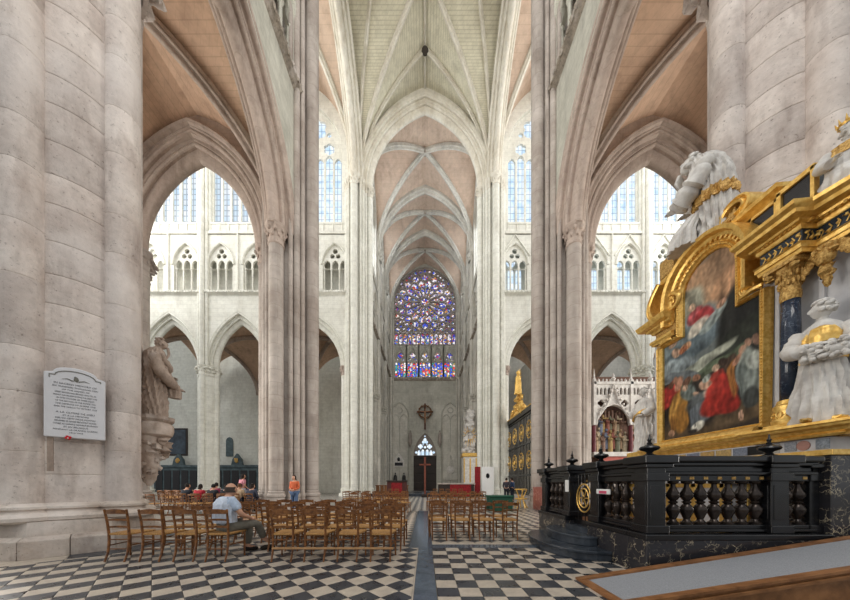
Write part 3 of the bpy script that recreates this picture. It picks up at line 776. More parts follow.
for k, (scv, kind, poly, dark) in enumerate(tiles):
    if k < 290:
        if len(poly) == 4:
            cx = sum(p[0] for p in poly)/4; cy = sum(p[1] for p in poly)/4
            key = (kind, dark, round(max(p[0] for p in poly)-cx, 3), round(max(p[1] for p in poly)-cy, 3))
            if key not in shared:
                mb = MB(); tile_part([(x-cx, y-cy) for x, y in poly], dark, mb); mb.mi = [0]*len(mb.f); shared[key] = mb.mesh('tile', M['slate' if dark else 'limetile'])
            link('tile', shared[key], floor, (cx, cy, 0))
        else:
            mb = MB(); tile_part(poly, dark, mb); mb.mi = [0]*len(mb.f); mb.build('tile', M['slate' if dark else 'limetile'], floor)
    else: tile_part(poly, dark, rest)
tag(rest.build('tile_field', [M['slate'], M['limetile']], floor), kind='stuff')
# dark bands of long slabs
def slab(x0, x1, y0, y1, m='sheenstone'):
    MB().box(x0, x1, y0, y1, -.011, .0).build('band_slab', M[m], floor)
y = 2.7
while y < 5.5: slab(-.13, .138, y, min(5.5, y+.92)-.006); y += .92
y = 5.506
while y < 13: slab(-.32, .15, y, min(13, y+1.19)); y += 1.2
slab(-.152, -.135, 2.7, 5.5, 'limetile')
for i in range(6): slab(.145+i*1.2, .145+i*1.2+1.195, 5.505, 5.80)
for i in range(6): slab(.155+i*1.2, .155+i*1.2+1.195, 5.805, 5.97, 'limetile')

for cx in (-7.3, 7.3):      # dark slabs laid round the two near piers
    ap, c2, aq = 1.2, .3844, 1.66
    I = [(ap, ap*c2), (ap*c2, ap), (-ap*c2, ap), (-ap, ap*c2), (-ap, -ap*c2), (-ap*c2, -ap), (ap*c2, -ap), (ap, -ap*c2)]
    for i in range(8):
        a, b = Vector(I[i]), Vector(I[(i+1) % 8]); k = aq/ap
        for j in range(2):
            p, q = a.lerp(b, j/2+.006), a.lerp(b, (j+1)/2-.006)
            mb = MB(); mb.prism([(cx+p.x, 5.8+p.y), (cx+q.x, 5.8+q.y), (cx+q.x*k, 5.8+q.y*k), (cx+p.x*k, 5.8+p.y*k)], -.01, .003); mb.build('band_slab', M['slate' if (i+j) % 3 else 'limetile'], floor)
# ---------------------------------------------------------------- north transept front: rose, lancets, door
YW = 51.0
M['nwall'] = stone('north_front_limestone', srgb(200, 198, 188), srgb(180, 178, 168), srgb(150, 146, 138), course=.45, blk=1.0, joint=.4, scale=.4)
M['trac'] = plain('tracery_stone', srgb(160, 150, 142), .85)
M['oak'] = plain('dark_oak', srgb(52, 40, 34), .55, c2=srgb(34, 26, 22))
root = struct(empty('wall_north_front'), 'far end wall under the rose window with the double doorway')
NW = bay_matrix((0, YW), (1, 0, 0))
zb, zr = 21.2, 35.2       # sill of the coloured gallery, rose centre
ra = 5.85
mb = MB()
# wall with the rose opening and a door opening
wall_arch(mb, -8, 8, 21.0, 43.5, [(0, ra, zr, 6.9)], 1.0, 16)
wall_arch(mb, -8, 8, 0, 21.0, [(0, 2.15, 6.55, 4.3)], 1.0, 10)
o = mb.build('front_wall', M['nwall'], root); o.matrix_basis = NW
# rose tracery as pierced plate
outer = lancet(0, ra+.05, 27.4, zr, 6.95, 14); holes = []
rz = 35.65
R1 = 5.15
holes.append(foil(0, rz, .75, 6, 5))
NPT = 16
for k in range(NPT):
    a = 2*PI*(k+.5)/NPT; ca, sa = math.cos(a), math.sin(a)
    def P(r, t): return (r*ca-t*sa, rz+r*sa+t*ca)
    w1, w2 = .16, .62
    holes.append([P(.98, -.09), P(1.6, -.16), P(2.3, -.3), P(2.75, 0), P(2.3, .3), P(1.6, .16), P(.98, .09)])
    holes.append([P(2.5, -.40), P(2.75, -.45), P(3.5, -.56), P(3.95, -.32), P(4.08, 0), P(3.95, .32), P(3.5, .56), P(2.75, .45), P(2.5, .4), P(2.9, 0)])
    a2 = 2*PI*k/NPT
    holes.append(foil(4.55*math.cos(a2), rz+4.55*math.sin(a2), .62, 6, 3, a2))
for s in (-1, 1):
    for (x, z, r) in ((4.9, rz+2.9, .42), (4.4, 39.1, .35), (5.2, 30.4, .45), (4.55, 31.0, .3), (5.25, 31.6, .3), (2.9, 40.2, .3)):
        if z > zr and abs(x) > ra*.8 and z > 38.5: continue
        holes.append(foil(s*x, z, r, 4, 4))
for s in (-1, 0, 1): holes.append(foil(s*.85, rz+5.75-abs(s)*.12, .36, 4, 4))
for i in range(14):
    xc = -ra+.42+i*(2*ra-.84)/13; holes.append(lancet(xc, .3, 27.6, 29.2, .5, 4))
    if i < 13: holes.append(circ(xc+.415, 29.85, .16, 8))
def inout(x, z, poly):
    c = False
    for i in range(len(poly)):
        (xa, za), (xb, zb_) = poly[i-1], poly[i]
        if (za > z) != (zb_ > z) and x < (xb-xa)*(z-za)/(zb_-za)+xa: c = not c
    return c
def densify(poly):
    out = []
    for i in range(len(poly)):
        a, b = Vector(poly[i-1]), Vector(poly[i]); n = max(1, int((b-a).length/.12))
        out += [a.lerp(b, k/n) for k in range(n)]
    return out
dens = [v for h in holes for v in densify(h)]; od = densify(outer); rq = random.Random(3); packed = []
for rad in (.42, .3, .22, .15, .11):
    for _ in range(900):
        x, z = rq.uniform(0, ra), rq.uniform(27.5, 42)
        if not inout(x, z, outer) or any(inout(x, z, h) for h in holes): continue
        if x < rad+.05 and x > .02: x = 0.0
        p = Vector((x, z)); m = rad+.07
        if any((p-v).length < m for v in dens) or any((p-v).length < m+.03 for v in od): continue
        if any((p-Vector((a, b))).length < m+r for a, b, r in packed): continue
        packed.append((x, z, rad))
        if x: packed.append((-x, z, rad))
for x, z, r in packed: holes.append(foil(x, z, r, 4, 4) if r > .25 else circ(x, z, r, 8))
add = MB(); add_plate(add, outer, holes, .35, .35); o = add.build('rose_tracery', M['trac'], root); o.matrix_basis = NW
g = MB(); L = lancet(0, ra, 27.4, zr, 6.9, 14); g.add([(x, .6, z) for x, z in L], [tuple(range(len(L)))]); o = g.build('rose_glass', M['stained'], root); o.matrix_basis = NW
# gallery of five gabled bays
add = MB(); outer = [(-ra, zb), (ra, zb), (ra, 27.5), (-ra, 27.5)]; holes = []
lights = []
for i in range(5):
    xc = (i-2)*2.32; wl = .5
    gx = []
    for j in (-1.5, -.5, .5, 1.5):
        h = lancet(xc+j*.52, .19, 21.5, 23.9, .4, 4); holes.append(h); lights.append(lancet(xc+j*.52, .22, 21.4, 23.9, .5, 4))
    holes.append(foil(xc, 25.5, .55, 4, 5)); holes += [foil(xc+q*.55, 24.75, .24, 3, 4) for q in (-1, 1)]
o_ = add; add_plate(add, outer, holes, .3, .4)
for i in range(5):
    xc = (i-2)*2.32
    for s in (-1, 1): add.tube([(xc+s*1.1, .12, 24.3), (xc, .1, 27.2)], .09, 5)
    for s in (-1.16, 1.16): add.tube([(xc+s, .1, 21.4), (xc+s, .1, 27.3)], .12, 6)
    add.box(xc-1.16, xc+1.16, .2, .5, 27.3, 27.6)
o = add.build('gallery_tracery', M['nwall'], root); o.matrix_basis = NW
for i in range(5):
    mb = MB(); mb.add([(x, .62, z) for x, z in circ((i-2)*2.32, 25.35, .95, 12)], [tuple(range(12))]); o = mb.build('gallery_roundel_pane', M['stained'], root); o.matrix_basis = NW
for L in lights:
    mb = MB(); mb.add([(x, .62, z) for x, z in L], [tuple(range(len(L)))]); o = mb.build('gallery_pane', M['stained2'], root); o.matrix_basis = NW
mb = MB(); mb.box(-6.6, 6.6, -.3, .4, 20.85, 21.25); mb.box(-6.6, 6.6, -.18, .4, 20.65, 20.85)
for i in range(44): mb.blob((-6.45+i*.3, -.28, 21.02), (.13, .1, .14), i, .5, 6, 4)
o = mb.build('foliate_string_course', M['string'], root, 40); o.matrix_basis = NW
# blind arches either side
for s in (-1, 1):
    mb = MB(); xc = s*4.75
    for a, b, z0, z1, y in ((1.55, 2.3, 0.0, 14.2, -.02),):
        P = [(xc-a, y, 1.0)]+[(xc+x, y, z1+z) for x, z in arch_pts(a, b, 8)]+[(xc+a, y, 1.0)]
        mb.sweep(P, (0, 1, 0), [(.1, -.1), (-.16, -.08), (-.2, .05), (-.05, .16), (.1, .16)])
    mb.tube([(xc, -.06, 1), (xc, -.06, 13.2)], .09, 6)
    for q in (-1, 1):
        P = [(xc+q*.77+x, -.05, 13.2+z) for x, z in arch_pts(.74, 1.1, 6)]; mb.tube(P, .09, 5)
    P = [(xc+x, -.05, 15.1+z) for x, z in circ(0, 0, .5, 12)]; mb.tube(P+P[:1], .09, 5)
    o = mb.build('blind_arch', M['nwall'], root, 40); o.matrix_basis = NW
    mb = MB(); L = lancet(xc, 1.45, 1.0, 14.2, 2.2, 8); mb.add([(x, -.012, z) for x, z in L], [tuple(range(len(L)))]); o = mb.build('blind_arch_panel', M['arm'], root); o.matrix_basis = NW
# corner shafts
for s in (-1, 1):
    for dx, r in ((0, .26), (.5, .16), (-.45, .14)): shaft_obj(root, s*(6.35+dx), YW-.2, r, 1.0, VSP+.3, 'arm', 10)

# door with glazed tympanum
door = struct(empty('door_1'), 'dark oak double door under the pointed white window')
for s in (-1, 1):
    x0, x1 = (s*.04, s*2.15); x0, x1 = min(x0, x1), max(x0, x1)
    mb = MB(); mb.box(x0, x1, YW+.3, YW+.42, 0, 6.2); leaf = mb.build('door_leaf', M['oak'], door)
    for r in range(4):
        mb = MB(); mb.box(x0+.25, x1-.25, YW+.24, YW+.31, .4+r*1.45, 1.6+r*1.45); mb.build('door_panel', M['oak'], leaf, bevel=.05)
mb = MB(); mb.box(-2.2, 2.2, YW+.1, YW+.5, 6.2, 6.6); mb.build('door_lintel', M['oak'], door)
mb = MB(); outer = lancet(0, 2.15, 6.5, 6.55, 4.3, 12); holes = []
holes.append(foil(0, 9.35, .62, 3, 5))
for s in (-1, 1): holes += [foil(s*.85, 8.35, .5, 4, 4), lancet(s*.42, .3, 6.7, 7.35, .5, 4), lancet(s*1.12, .28, 6.7, 7.2, .5, 4), foil(s*1.65, 7.25, .26, 4, 4), circ(s*.34, 8.75, .14, 8)]
holes += [foil(0, 8.2, .26, 4, 4), circ(0, 10.3, .14, 8)]
add_plate(mb, outer, holes, .14, YW+.3); mb.build('tympanum_tracery', M['trac'], door)
mb = MB(); L = lancet(0, 2.12, 6.6, 6.62, 4.2, 12); mb.add([(x, YW+.42, z) for x, z in L], [tuple(range(len(L)))]); mb.build('tympanum_pane', M['glass'], door)
# ---------------------------------------------------------------- materials of the furnishings
def marble(name, base, vein, sc_=2.2, w=.03, rough=.18, vein2=None):
    t = NT(name); p = t.pos()
    n = t.noise(sc_*.8, 4, .6, p)
    mx = t.n('ShaderNodeVectorMath', operation='MULTIPLY_ADD'); 
    nz = t.n('ShaderNodeTexNoise'); nz.inputs['Scale'].default_value = sc_*1.3; nz.inputs['Detail'].default_value = 5; t.l(p, nz.inputs['Vector'])
    sc3 = t.n('ShaderNodeVectorMath', operation='SCALE'); sc3.inputs['Scale'].default_value = .55; t.l(nz.outputs['Color'], sc3.inputs[0])
    ad = t.n('ShaderNodeVectorMath', operation='ADD'); t.l(p, ad.inputs[0]); t.l(sc3.outputs[0], ad.inputs[1])
    vo = t.n('ShaderNodeTexVoronoi', feature='DISTANCE_TO_EDGE'); vo.inputs['Scale'].default_value = sc_; t.l(ad.outputs[0], vo.inputs['Vector'])
    k = t.ramp(vo.outputs['Distance'], [(0.0, (1, 1, 1, 1)), (w, (0, 0, 0, 1))])
    k2 = t.math('MULTIPLY', k, t.ramp(n, [(.42, (0, 0, 0, 1)), (.62, (1, 1, 1, 1))]))
    b2 = tuple(x*1.8 for x in base[:3])+(1,)
    c = t.mix(t.noise(sc_*4, 4, .6, p), base, b2)
    t.col(t.mix(k2, c, vein)); t.b.inputs['Roughness'].default_value = rough; t.b.inputs['Specular IOR Level'].default_value = .5
    return t.m
M['black'] = plain('black_marble', srgb(30, 30, 33), .25, c2=srgb(16, 16, 18), scale=5, bump=0, spec=.5)
M['vein'] = marble('gold_veined_black_marble', srgb(40, 39, 42), srgb(206, 190, 160), 5.0, .045)
M['bronze'] = plain('dark_polished_bronze', srgb(70, 60, 54), .2, .55, c2=srgb(44, 38, 36), bump=0)
M['gold'] = plain('gilding', srgb(244, 206, 122), .36, .58, c2=srgb(214, 166, 80), scale=14, bump=.25)
M['golddull'] = plain('dull_gilding', srgb(222, 184, 112), .5, .4, c2=srgb(150, 106, 44), scale=34, bump=1.0)
M['stepstone'] = plain('dark_blue_step_stone', srgb(66, 72, 80), .25, c2=srgb(40, 45, 52), scale=4, bump=.05)
M['wood'] = plain('honey_wood', srgb(138, 90, 48), .4, c2=srgb(84, 50, 26), scale=16, bump=.15)
M['rush'] = plain('rush_weave', srgb(190, 146, 88), .8, c2=srgb(140, 98, 54), scale=60, bump=.6)
M['brownwood'] = plain('varnished_ramp_wood', srgb(150, 104, 66), .4, c2=srgb(110, 72, 42), scale=5, bump=.1)
M['carpet'] = plain('grey_carpet', srgb(150, 152, 156), .95, c2=srgb(128, 130, 136), scale=90, bump=.4)
M['white'] = plain('white_painted_statue_stone', srgb(222, 219, 214), .6, c2=srgb(188, 183, 178), scale=5, bump=.2)
M['grey'] = plain('grey_painted_panel', srgb(204, 204, 206), .6, c2=srgb(184, 184, 188), scale=4, bump=.05)
M['bluecol'] = marble('blue_black_column_marble', srgb(36, 44, 58), srgb(120, 132, 150), 6, .04, .12)
M['statue'] = stone('statue_stone', srgb(186, 170, 158), srgb(166, 150, 138), srgb(120, 106, 96), joint=0, scale=2.2, bump=.4)
M['red'] = plain('red_cloth', srgb(150, 28, 34), .8, c2=srgb(104, 16, 22))
M['paper'] = plain('white_paper', srgb(230, 230, 228), .8, var=.04)
M['pinkp'] = plain('pink_print', srgb(214, 90, 120), .7)

# ---------------------------------------------------------------- altar balustrade
bal = empty('altar_balustrade', (3.3, 4.0, 0), 0, 'black marble balustrade with turned bronze balusters and urn finials around the altar', 'balustrade')
def P_(mb, name, mat, smooth=None, bevel=0, parent=None):
    o = mb.build(name, mat, None, smooth, bevel=bevel); o.parent = parent or bal
    if parent is None: o.matrix_parent_inverse = Matrix.Translation((-3.3, -4.0, 0))
    return o
BT = 1.69
bp = [(.045, 0), (.06, .0), (.062, .03), (.04, .05), (.03, .075), (.045, .12), (.068, .19), (.07, .23), (.05, .275), (.03, .30), (.045, .315), (.05, .33), (.03, .345),
      (.045, .36), (.068, .41), (.066, .45), (.045, .5), (.026, .55), (.024, .585), (.05, .6), (.055, .62), (.055, .63)]
bp = [(r*1.18, z) for r, z in bp]
bal_me = MB().lathe(bp, 16).mesh('baluster', M['bronze'], 40)
fin_me = MB().lathe([(.09, 0), (.09, .02), (.05, .035), (.035, .06), (.05, .075), (.11, .10), (.125, .125), (.11, .15), (.06, .165), (.03, .19), (.035, .205), (.02, .215), (.022, .235), (.03, .25), (.014, .27), (.008, .33), (0, .34)], 16).mesh('finial', M['black'], 40)
def post(x, y, hw=.13, fin=True):
    mb = MB(); mb.box(x-hw, x+hw, y-hw, y+hw, .60, BT-.10); PO = P_(mb, 'post', M['black'], bevel=.012)
    mb = MB()
    mb.box(x-hw-.03, x+hw+.03, y-hw-.03, y+hw+.03, .585, .70); P_(mb, 'post_base', M['black'], bevel=.012, parent=PO)
    mb = MB(); mb.box(x-hw-.03, x+hw+.03, y-hw-.03, y+hw+.03, BT-.36, BT-.24); P_(mb, 'post_necking', M['black'], bevel=.012, parent=PO)
    mb = MB(); mb.box(x-hw-.06, x+hw+.06, y-hw-.06, y+hw+.06, BT-.17, BT-.11); P_(mb, 'post_necking', M['black'], bevel=.012, parent=PO)
    if hw < .1: return
    mb = MB(); mb.box(x-hw-.1, x+hw+.1, y-hw-.1, y+hw+.1, BT-.11, BT+.005)
    q = P_(mb, 'post_cap', M['black'], bevel=.015, parent=PO)
    for s in (-1, 1):       # sunk panels on the faces that show
        mb = MB(); mb.box(x-hw+.035, x+hw-.035, y-hw-.008, y-hw+.01, .78, BT-.42); P_(mb, 'post_panel', M['black'], bevel=.005, parent=PO)
        break
    mb = MB(); mb.box(x-hw-.008, x-hw+.01, y-hw+.035, y+hw-.035, .78, BT-.42); P_(mb, 'post_panel', M['black'], bevel=.005, parent=PO)
    if fin:
        o = link('finial', fin_me, PO, (x, y, BT))
def run(ax, c, a, b, nb, pos=None):
    """rails and balusters from a to b along x (ax=0) or y (ax=1) at the other coordinate c"""
    def bx(h, z0, z1, name, bev=.01):
        mb = MB()
        if ax == 0: mb.box(a, b, c-h, c+h, z0, z1)
        else: mb.box(c-h, c+h, a, b, z0, z1)
        P_(mb, name, M['black'], bevel=bev)
    bx(.11, .60, .64, 'bottom_rail'); bx(.085, .64, .70, 'bottom_rail')
    bx(.08, 1.33, 1.42, 'frieze_rail'); bx(.12, 1.42, 1.46, 'top_rail'); bx(.07, 1.46, 1.55, 'top_rail'); bx(.13, 1.55, 1.60, 'top_rail'); bx(.19, 1.60, BT-.005, 'top_rail', .02)
    ps = pos or [a+(b-a)*(i+.5)/nb for i in range(nb)]
    for q in ps:
        x, y = (q, c) if ax == 0 else (c, q)
        link('baluster', bal_me, bal, (x-3.3, y-4.0, .70))
    for i, q in enumerate(ps):      # small gilt letters of the frieze
        if i % 1 == 0 and ax == 0:
            mb = MB(); mb.box(q-.03, q+.03, c-.085, c-.079, 1.355, 1.395); P_(mb, 'gilt_mark', M['golddull'])
XB, YB = 3.3, 4.0
fx = [3.30+.345+i*.2005 for i in range(7)]
run(0, YB, XB+.13, 4.95, 7, fx); run(0, YB, 5.18, 5.62, 2, [5.28, 5.475])
run(1, XB, YB+.13, 4.98, 4); run(1, XB, 6.22, 7.12, 4); run(0, 7.25, XB+.13, 5.6, 9)
for x, y, f in ((XB, YB, 1), (5.06, YB, 1), (5.635, YB, 0), (XB, 5.1, 1), (XB, 6.1, 1), (XB, 7.25, 1)): post(x, y, .13 if x < 5.6 else .07, f)
# veined plinth
for x0, x1, y0, y1 in ((XB-.2, 5.68, YB-.2, YB+.15), (XB-.2, XB+.15, YB+.15, 5.2), (XB-.2, XB+.15, 6.0, 7.4), (XB+.15, 5.68, 7.1, 7.4)):
    mb = MB(); mb.box(x0, x1, y0, y1, 0, .50); P_(mb, 'plinth', M['vein'], bevel=.01)
    mb = MB(); mb.box(x0-.02, x1+.02, y0-.02, y1+.02, .50, .585); P_(mb, 'plinth_ledge', M['black'], bevel=.015)
# gate with gilt rings
gate = empty('gate', (0, 1.6, 0)); gate.parent = bal; gate['label'] = 'black iron gate with a gilded ring'
mb = MB()
for i in range(7): mb.tube([(0, -.36+i*.12, .5), (0, -.36+i*.12, 1.5)], .012, 6)
for z in (.52, 1.0, 1.5): mb.box(-.015, .015, -.37, .37, z-.015, z+.015)
mb.build('gate_bars', M['black'], gate)
mb = MB()
for r in (.25, .17): mb.tube([(-.03, r*math.cos(2*PI*i/24), 1.0+r*1.15*math.sin(2*PI*i/24)) for i in range(25)], .014, 6)
for i in range(6): a = PI*i/3; mb.tube([(-.03, .03*math.cos(a), 1.0+.03*math.sin(a)), (-.03, .17*math.cos(a), 1.0+.19*math.sin(a))], .01, 5)
mb.build('gilt_ring', M['gold'], gate, 40)
mb = MB(); mb.box(-.02, .02, -.38, .38, .44, .5); mb.build('gate_sill', M['black'], gate)
tag(MB().box(XB-.17, XB-.165, 5.93, 6.08, 1.12, 1.38).build('notice', M['paper']), 'small white paper notice fixed beside the altar gate', 'notice')
o = MB().box(XB-.165, XB-.14, 4.62, 4.98, 1.11, 1.20).build('leaflet_tray', [M['paper']], bevel=.01); tag(o, 'pink and white leaflet hung on the balusters near the altar gate', 'leaflet')
MB().box(XB-.168, XB-.165, 4.70, 4.90, 1.12, 1.17).build('print', M['pinkp'], o)
# rounded altar steps
def half_step(ext, half, z0, z1, name, label):
    n = 18; poly = [(XB-.2-.005, 5.6+half)]+[(XB-.2-.005-ext*math.sin(PI*i/n)**.7, 5.6+half*math.cos(PI*i/n)) for i in range(1, n)]+[(XB-.2-.005, 5.6-half)]
    mb = MB(); mb.prism(poly, z0, z1-.05)
    p2 = [((x-(XB-.2))*1.03+XB-.2 if x < XB-.21 else x, (y-5.6)*1.02+5.6) for x, y in poly]; mb.prism(p2, z1-.05, z1)
    return mb
st = empty('altar_steps', (XB-.2, 5.6, 0), 0, 'two rounded dark blue stone steps up to the altar gate', 'steps')
for ext, half, z0, z1, nm in ((.82, 1.1, 0, .17, 'lower_step'), (.46, .72, .17, .34, 'upper_step')):
    o = half_step(ext, half, z0, z1, nm, '').build(nm, M['stepstone'], None, bevel=.012); o.parent = st; o.matrix_parent_inverse = Matrix.Translation((-(XB-.2), -5.6, 0))
mb = MB(); mb.box(XB+.16, 5.68, 4.16, 7.09, .0, .44); o = mb.build('altar_floor', M['brownwood']); o2 = MB().box(XB-.19, XB+.155, 5.205, 5.995, 0, .43).build('threshold', M['stepstone'], o); struct(o, 'raised floor inside the altar balustrade')

# ---------------------------------------------------------------- carpeted ramp
ramp = empty('carpeted_ramp', (2.05, 2.84, 0), 0, 'low wooden ramp with grey carpet in front of the altar balustrade', 'ramp')
sl = .155
def rz_(x): return max(.012, (x-2.06)*sl)
def wedge(x0, x1, y0, y1, dz0, dz1):
    mb = MB(); mb.add([(x, y, z) for x in (x0, x1) for y in (y0, y1) for z in (rz_(x)+dz0, rz_(x)+dz1)], [(0,1,3,2),(4,6,7,5),(0,4,5,1),(2,3,7,6),(0,2,6,4),(1,5,7,3)]); return mb
def RP(mb, n, m): o = mb.build(n, m, None); o.parent = ramp; o.matrix_parent_inverse = Matrix.Translation((-2.05, -2.84, 0)); return o
mb = MB(); mb.add([(2.06, 2.86, 0), (6.4, 2.86, 0), (6.4, 3.66, 0), (2.06, 3.66, 0), (2.06, 2.86, .001), (6.4, 2.86, rz_(6.4)-.03), (6.4, 3.66, rz_(6.4)-.03), (2.06, 3.66, .001)], [(0,1,2,3),(4,5,6,7),(0,1,5,4),(1,2,6,5),(2,3,7,6),(3,0,4,7)])
RP(mb, 'ramp_body', M['brownwood'])
RP(wedge(2.16, 6.4, 2.93, 3.6, -.006, .004), 'carpet', M['carpet'])
RP(wedge(2.04, 6.4, 2.84, 2.93, -.012, .016), 'edge_board', M['brownwood']); RP(wedge(2.04, 6.4, 3.6, 3.69, -.012, .016), 'edge_board', M['brownwood']); RP(wedge(2.04, 2.16, 2.93, 3.6, -.011, .012), 'edge_board', M['brownwood'])
RP(wedge(2.4, 6.4, 2.815, 2.84, -.06, -.03), 'edge_moulding', M['brownwood'])

# ---------------------------------------------------------------- chairs
def make_chair():
    c = empty('church_chair')
    def pp(name, mb, m, sm=None): return mb.build(name, M[m], c, sm)
    for s in (-1, 1):
        x = s*.165
        mb = MB(); mb.tube([(s*.16, -.07, 0), (s*.163, -.02, .14), (x, .0, .3), (s*.168, 0, .46), (s*.175, -.02, .66), (s*.182, -.055, .87)], [.014, .017, .019, .019, .018, .016], 8); pp('back_leg', mb, 'wood', 40)
        mb = MB(); mb.tube([(s*.205, .37, 0), (s*.205, .37, .28), (s*.205, .37, .45)], [.014, .018, .018], 8); pp('front_leg', mb, 'wood', 40)
        mb = MB(); mb.tube([(x, .0, .26), (s*.205, .37, .26)], .010, 6); pp('stretcher', mb, 'wood', 40)
    def bowed(z, h, w, bow, y):
        mb = MB(); vs = []; n = 8
        for i in range(n+1):
            t = i/n*2-1; yy = y-bow*(1-t*t)
            hh = h*(1-.25*t*t)
            for dy, dz in ((-.009, 0), (.009, 0), (.009, hh), (-.009, hh)): vs.append((t*w, yy+dy, z+dz+(.006*(1-t*t))))
        fs = [tuple(range(4)), tuple(n*4+q for q in (3, 2, 1, 0))]
        for i in range(n):
            for q in range(4): fs.append((i*4+q, i*4+(q+1) % 4, i*4+4+(q+1) % 4, i*4+4+q))
        mb.add(vs, fs); return mb
    pp('top_rail', bowed(.79, .08, .18, .025, -.042), 'wood', 40)
    pp('back_slat', bowed(.675, .034, .175, .02, -.022), 'wood', 40)
    pp('back_slat', bowed(.555, .034, .17, .015, -.005), 'wood', 40)
    for z, y, w in ((.2, .005, .16), (.33, .37, .2), (.22, .37, .2), (.36, .0, .165)):
        mb = MB(); mb.tube([(-w, y, z), (w, y, z)], .010, 6); pp('stretcher', mb, 'wood', 40)
    mb = MB(); A = [(-.175, -.01), (.175, -.01), (.22, .40), (-.22, .40)]; z0, z1 = .435, .465
    vs = [(x, y, z0) for x, y in A]+[(x*1.02, y, z1-.008) for x, y in A]+[(x*.93, .19+(y-.19)*.93, z1+.002) for x, y in A]+[(0, .2, z1-.008)]
    mb.add(vs, [(3, 2, 1, 0)]+[(i, (i+1) % 4, 4+(i+1) % 4, 4+i) for i in range(4)]+[(4+i, 4+(i+1) % 4, 8+(i+1) % 4, 8+i) for i in range(4)]+[(8+i, 8+(i+1) % 4, 12) for i in range(4)])
    pp('rush_seat', mb, 'rush')
    return c
proto = make_chair()
def far_mesh():
    mb = MB(); mats = [M['wood'], M['rush']]
    for ch in proto.children:
        me = ch.data; mb.cur = 1 if ch.name.startswith('rush') else 0
        mb.add([tuple(v.co) for v in me.vertices], [tuple(p.vertices) for p in me.polygons])
    return mb.mesh('church_chair', mats, 40)
far_me = far_mesh()
first = [True]
def chair(x, y, rz, label, group):
    if first[0]: o = proto; first[0] = False; o.location = (x, y, 0); o.rotation_euler = (0, 0, rz)
    elif y < 9: o = copy_tree(proto, None, (x, y, 0), rz)
    else: o = link('church_chair', far_me, None, (x, y, 0), rz)
    tag(o, label, 'chair', group); return o
rc = random.Random(5)
VN = ['dark coat', 'red top', 'charcoal jacket', 'black sweater', 'beige top', 'slate coat', 'plum top', 'navy jacket', 'cream top', 'blue jacket']
G1 = 'rush-seated chairs left of the central floor band'
row1 = [-5.13, -4.56, -4.0, -3.47, -2.38, -1.84, -1.29, -.74]
lb1 = ['rush chair at the pier end of the front row, nearest the plaque pier', 'rush chair second from the plaque pier in the front row', 'rush chair in the front row next to the seated man, on his plaque pier side', 'rush chair on which the man in the pale blue shirt sits',
       'battened front row rush chair nearest the seated man', 'battened front row rush chair second from the seated man', 'battened front row rush chair with a tiny white label, second from the floor band', 'battened front row rush chair at the central floor band end']
for x, l in zip(row1, lb1): chair(x, 4.56, rc.uniform(-.03, .03), l, G1)
for r, (y, xs) in enumerate(((5.26, [-4.85, -4.28, -2.84, -2.28, -1.73, -1.18, -.63]), (5.97, [-4.6, -4.0, -3.4, -2.85, -2.3, -1.75, -1.2, -.62]), (6.68, [-4.3, -3.7, -3.1, -2.5, -2.0, -1.45, -.9, -.62+.0]), (7.39, [-4.4, -3.8, -3.2, -2.6, -2.05, -1.5, -.95]))):
    xs = [x for i, x in enumerate(xs) if i == 0 or x-xs[i-1] > .4]
    for i, x in enumerate(xs):
        rowname = ['second', 'third', 'fourth', 'fifth'][r]
        chair(x, y, rc.uniform(-.07, .07), 'brown rush chair in the %s row, %s from the dark floor band' % (rowname, ['first', 'second', 'third', 'fourth', 'fifth', 'sixth', 'seventh', 'eighth'][len(xs)-1-i]), G1)
for r, y in enumerate((6.28, 7.0)):
    for i, x in enumerate((.33, .865, 1.41, 1.96)):
        xx = x-(.03 if r else 0)
        chair(xx, y, rc.uniform(-.05, .05), 'rush chair in the %s row right of the floor band, %s from the band' % (('front', 'back')[r], ('first', 'second', 'third', 'fourth')[i]), 'rush chairs between the floor band and the altar steps')
for y, x0, n, wh in ((12.0, .5, 4, 'first distant row before the green box'), (12.9, .3, 5, 'second distant row beside the green box'), (12.2, -2.6, 4, 'first distant row on the nave side of the floor band'), (13.0, -3.4, 5, 'second distant row on the nave side of the floor band'), (15.5, -4.5, 7, 'third distant row on the nave side of the floor band'), (16.4, -4.6, 7, 'fourth distant row on the nave side of the floor band'), (15.6, .5, 6, 'distant row behind the green box'), (24, -3.6, 3, 'farthest row before the red draped lectern'), (24, .9, 5, 'farthest row before the red altar cloth')):
    for i in range(n): chair(x0+i*.56, y, rc.uniform(-.1, .1), 'small rush chair in the '+wh, 'distant chairs under the crossing')
for y, x0, n, wh in ((11.5, -11.6, 6, 'empty row before the seated visitors'), (12.35, -11.0, 6, 'front row used by the seated visitors'), (13.3, -11.0, 5, 'back row used by the seated visitors'), (16, -15.5, 7, 'first empty nave row past the arch'), (17, -16, 8, 'second empty nave row past the arch'), (18, -17.5, 8, 'third empty nave row past the arch'), (19, -18, 8, 'fourth empty nave row past the arch')):
    for i in range(n): chair(x0+i*.6, y, 0, ('small rush chair in the '+wh) if not (y in (12.35, 13.3)) else (('rush chair under the seated visitor in a '+VN[i if y < 13 else 5+i]) if (y < 13 or i) else 'empty rush chair at the end of the back visitor row'), 'chairs under the nave arch')
mb = MB(); mb.box(-2.52, -.52, 4.475, 4.5, .215, .245); tag(mb.build('linking_batten', plain('pale_batten_wood', srgb(186, 144, 100), .5)), 'pale wooden batten linking the four front row chairs by the floor band', 'batten')
tag(MB().box(-1.29+.02, -1.29+.07, 4.473, 4.477, .835, .85).build('chair_label', M['paper']), 'tiny white label stuck on a front row chair rail', 'label')
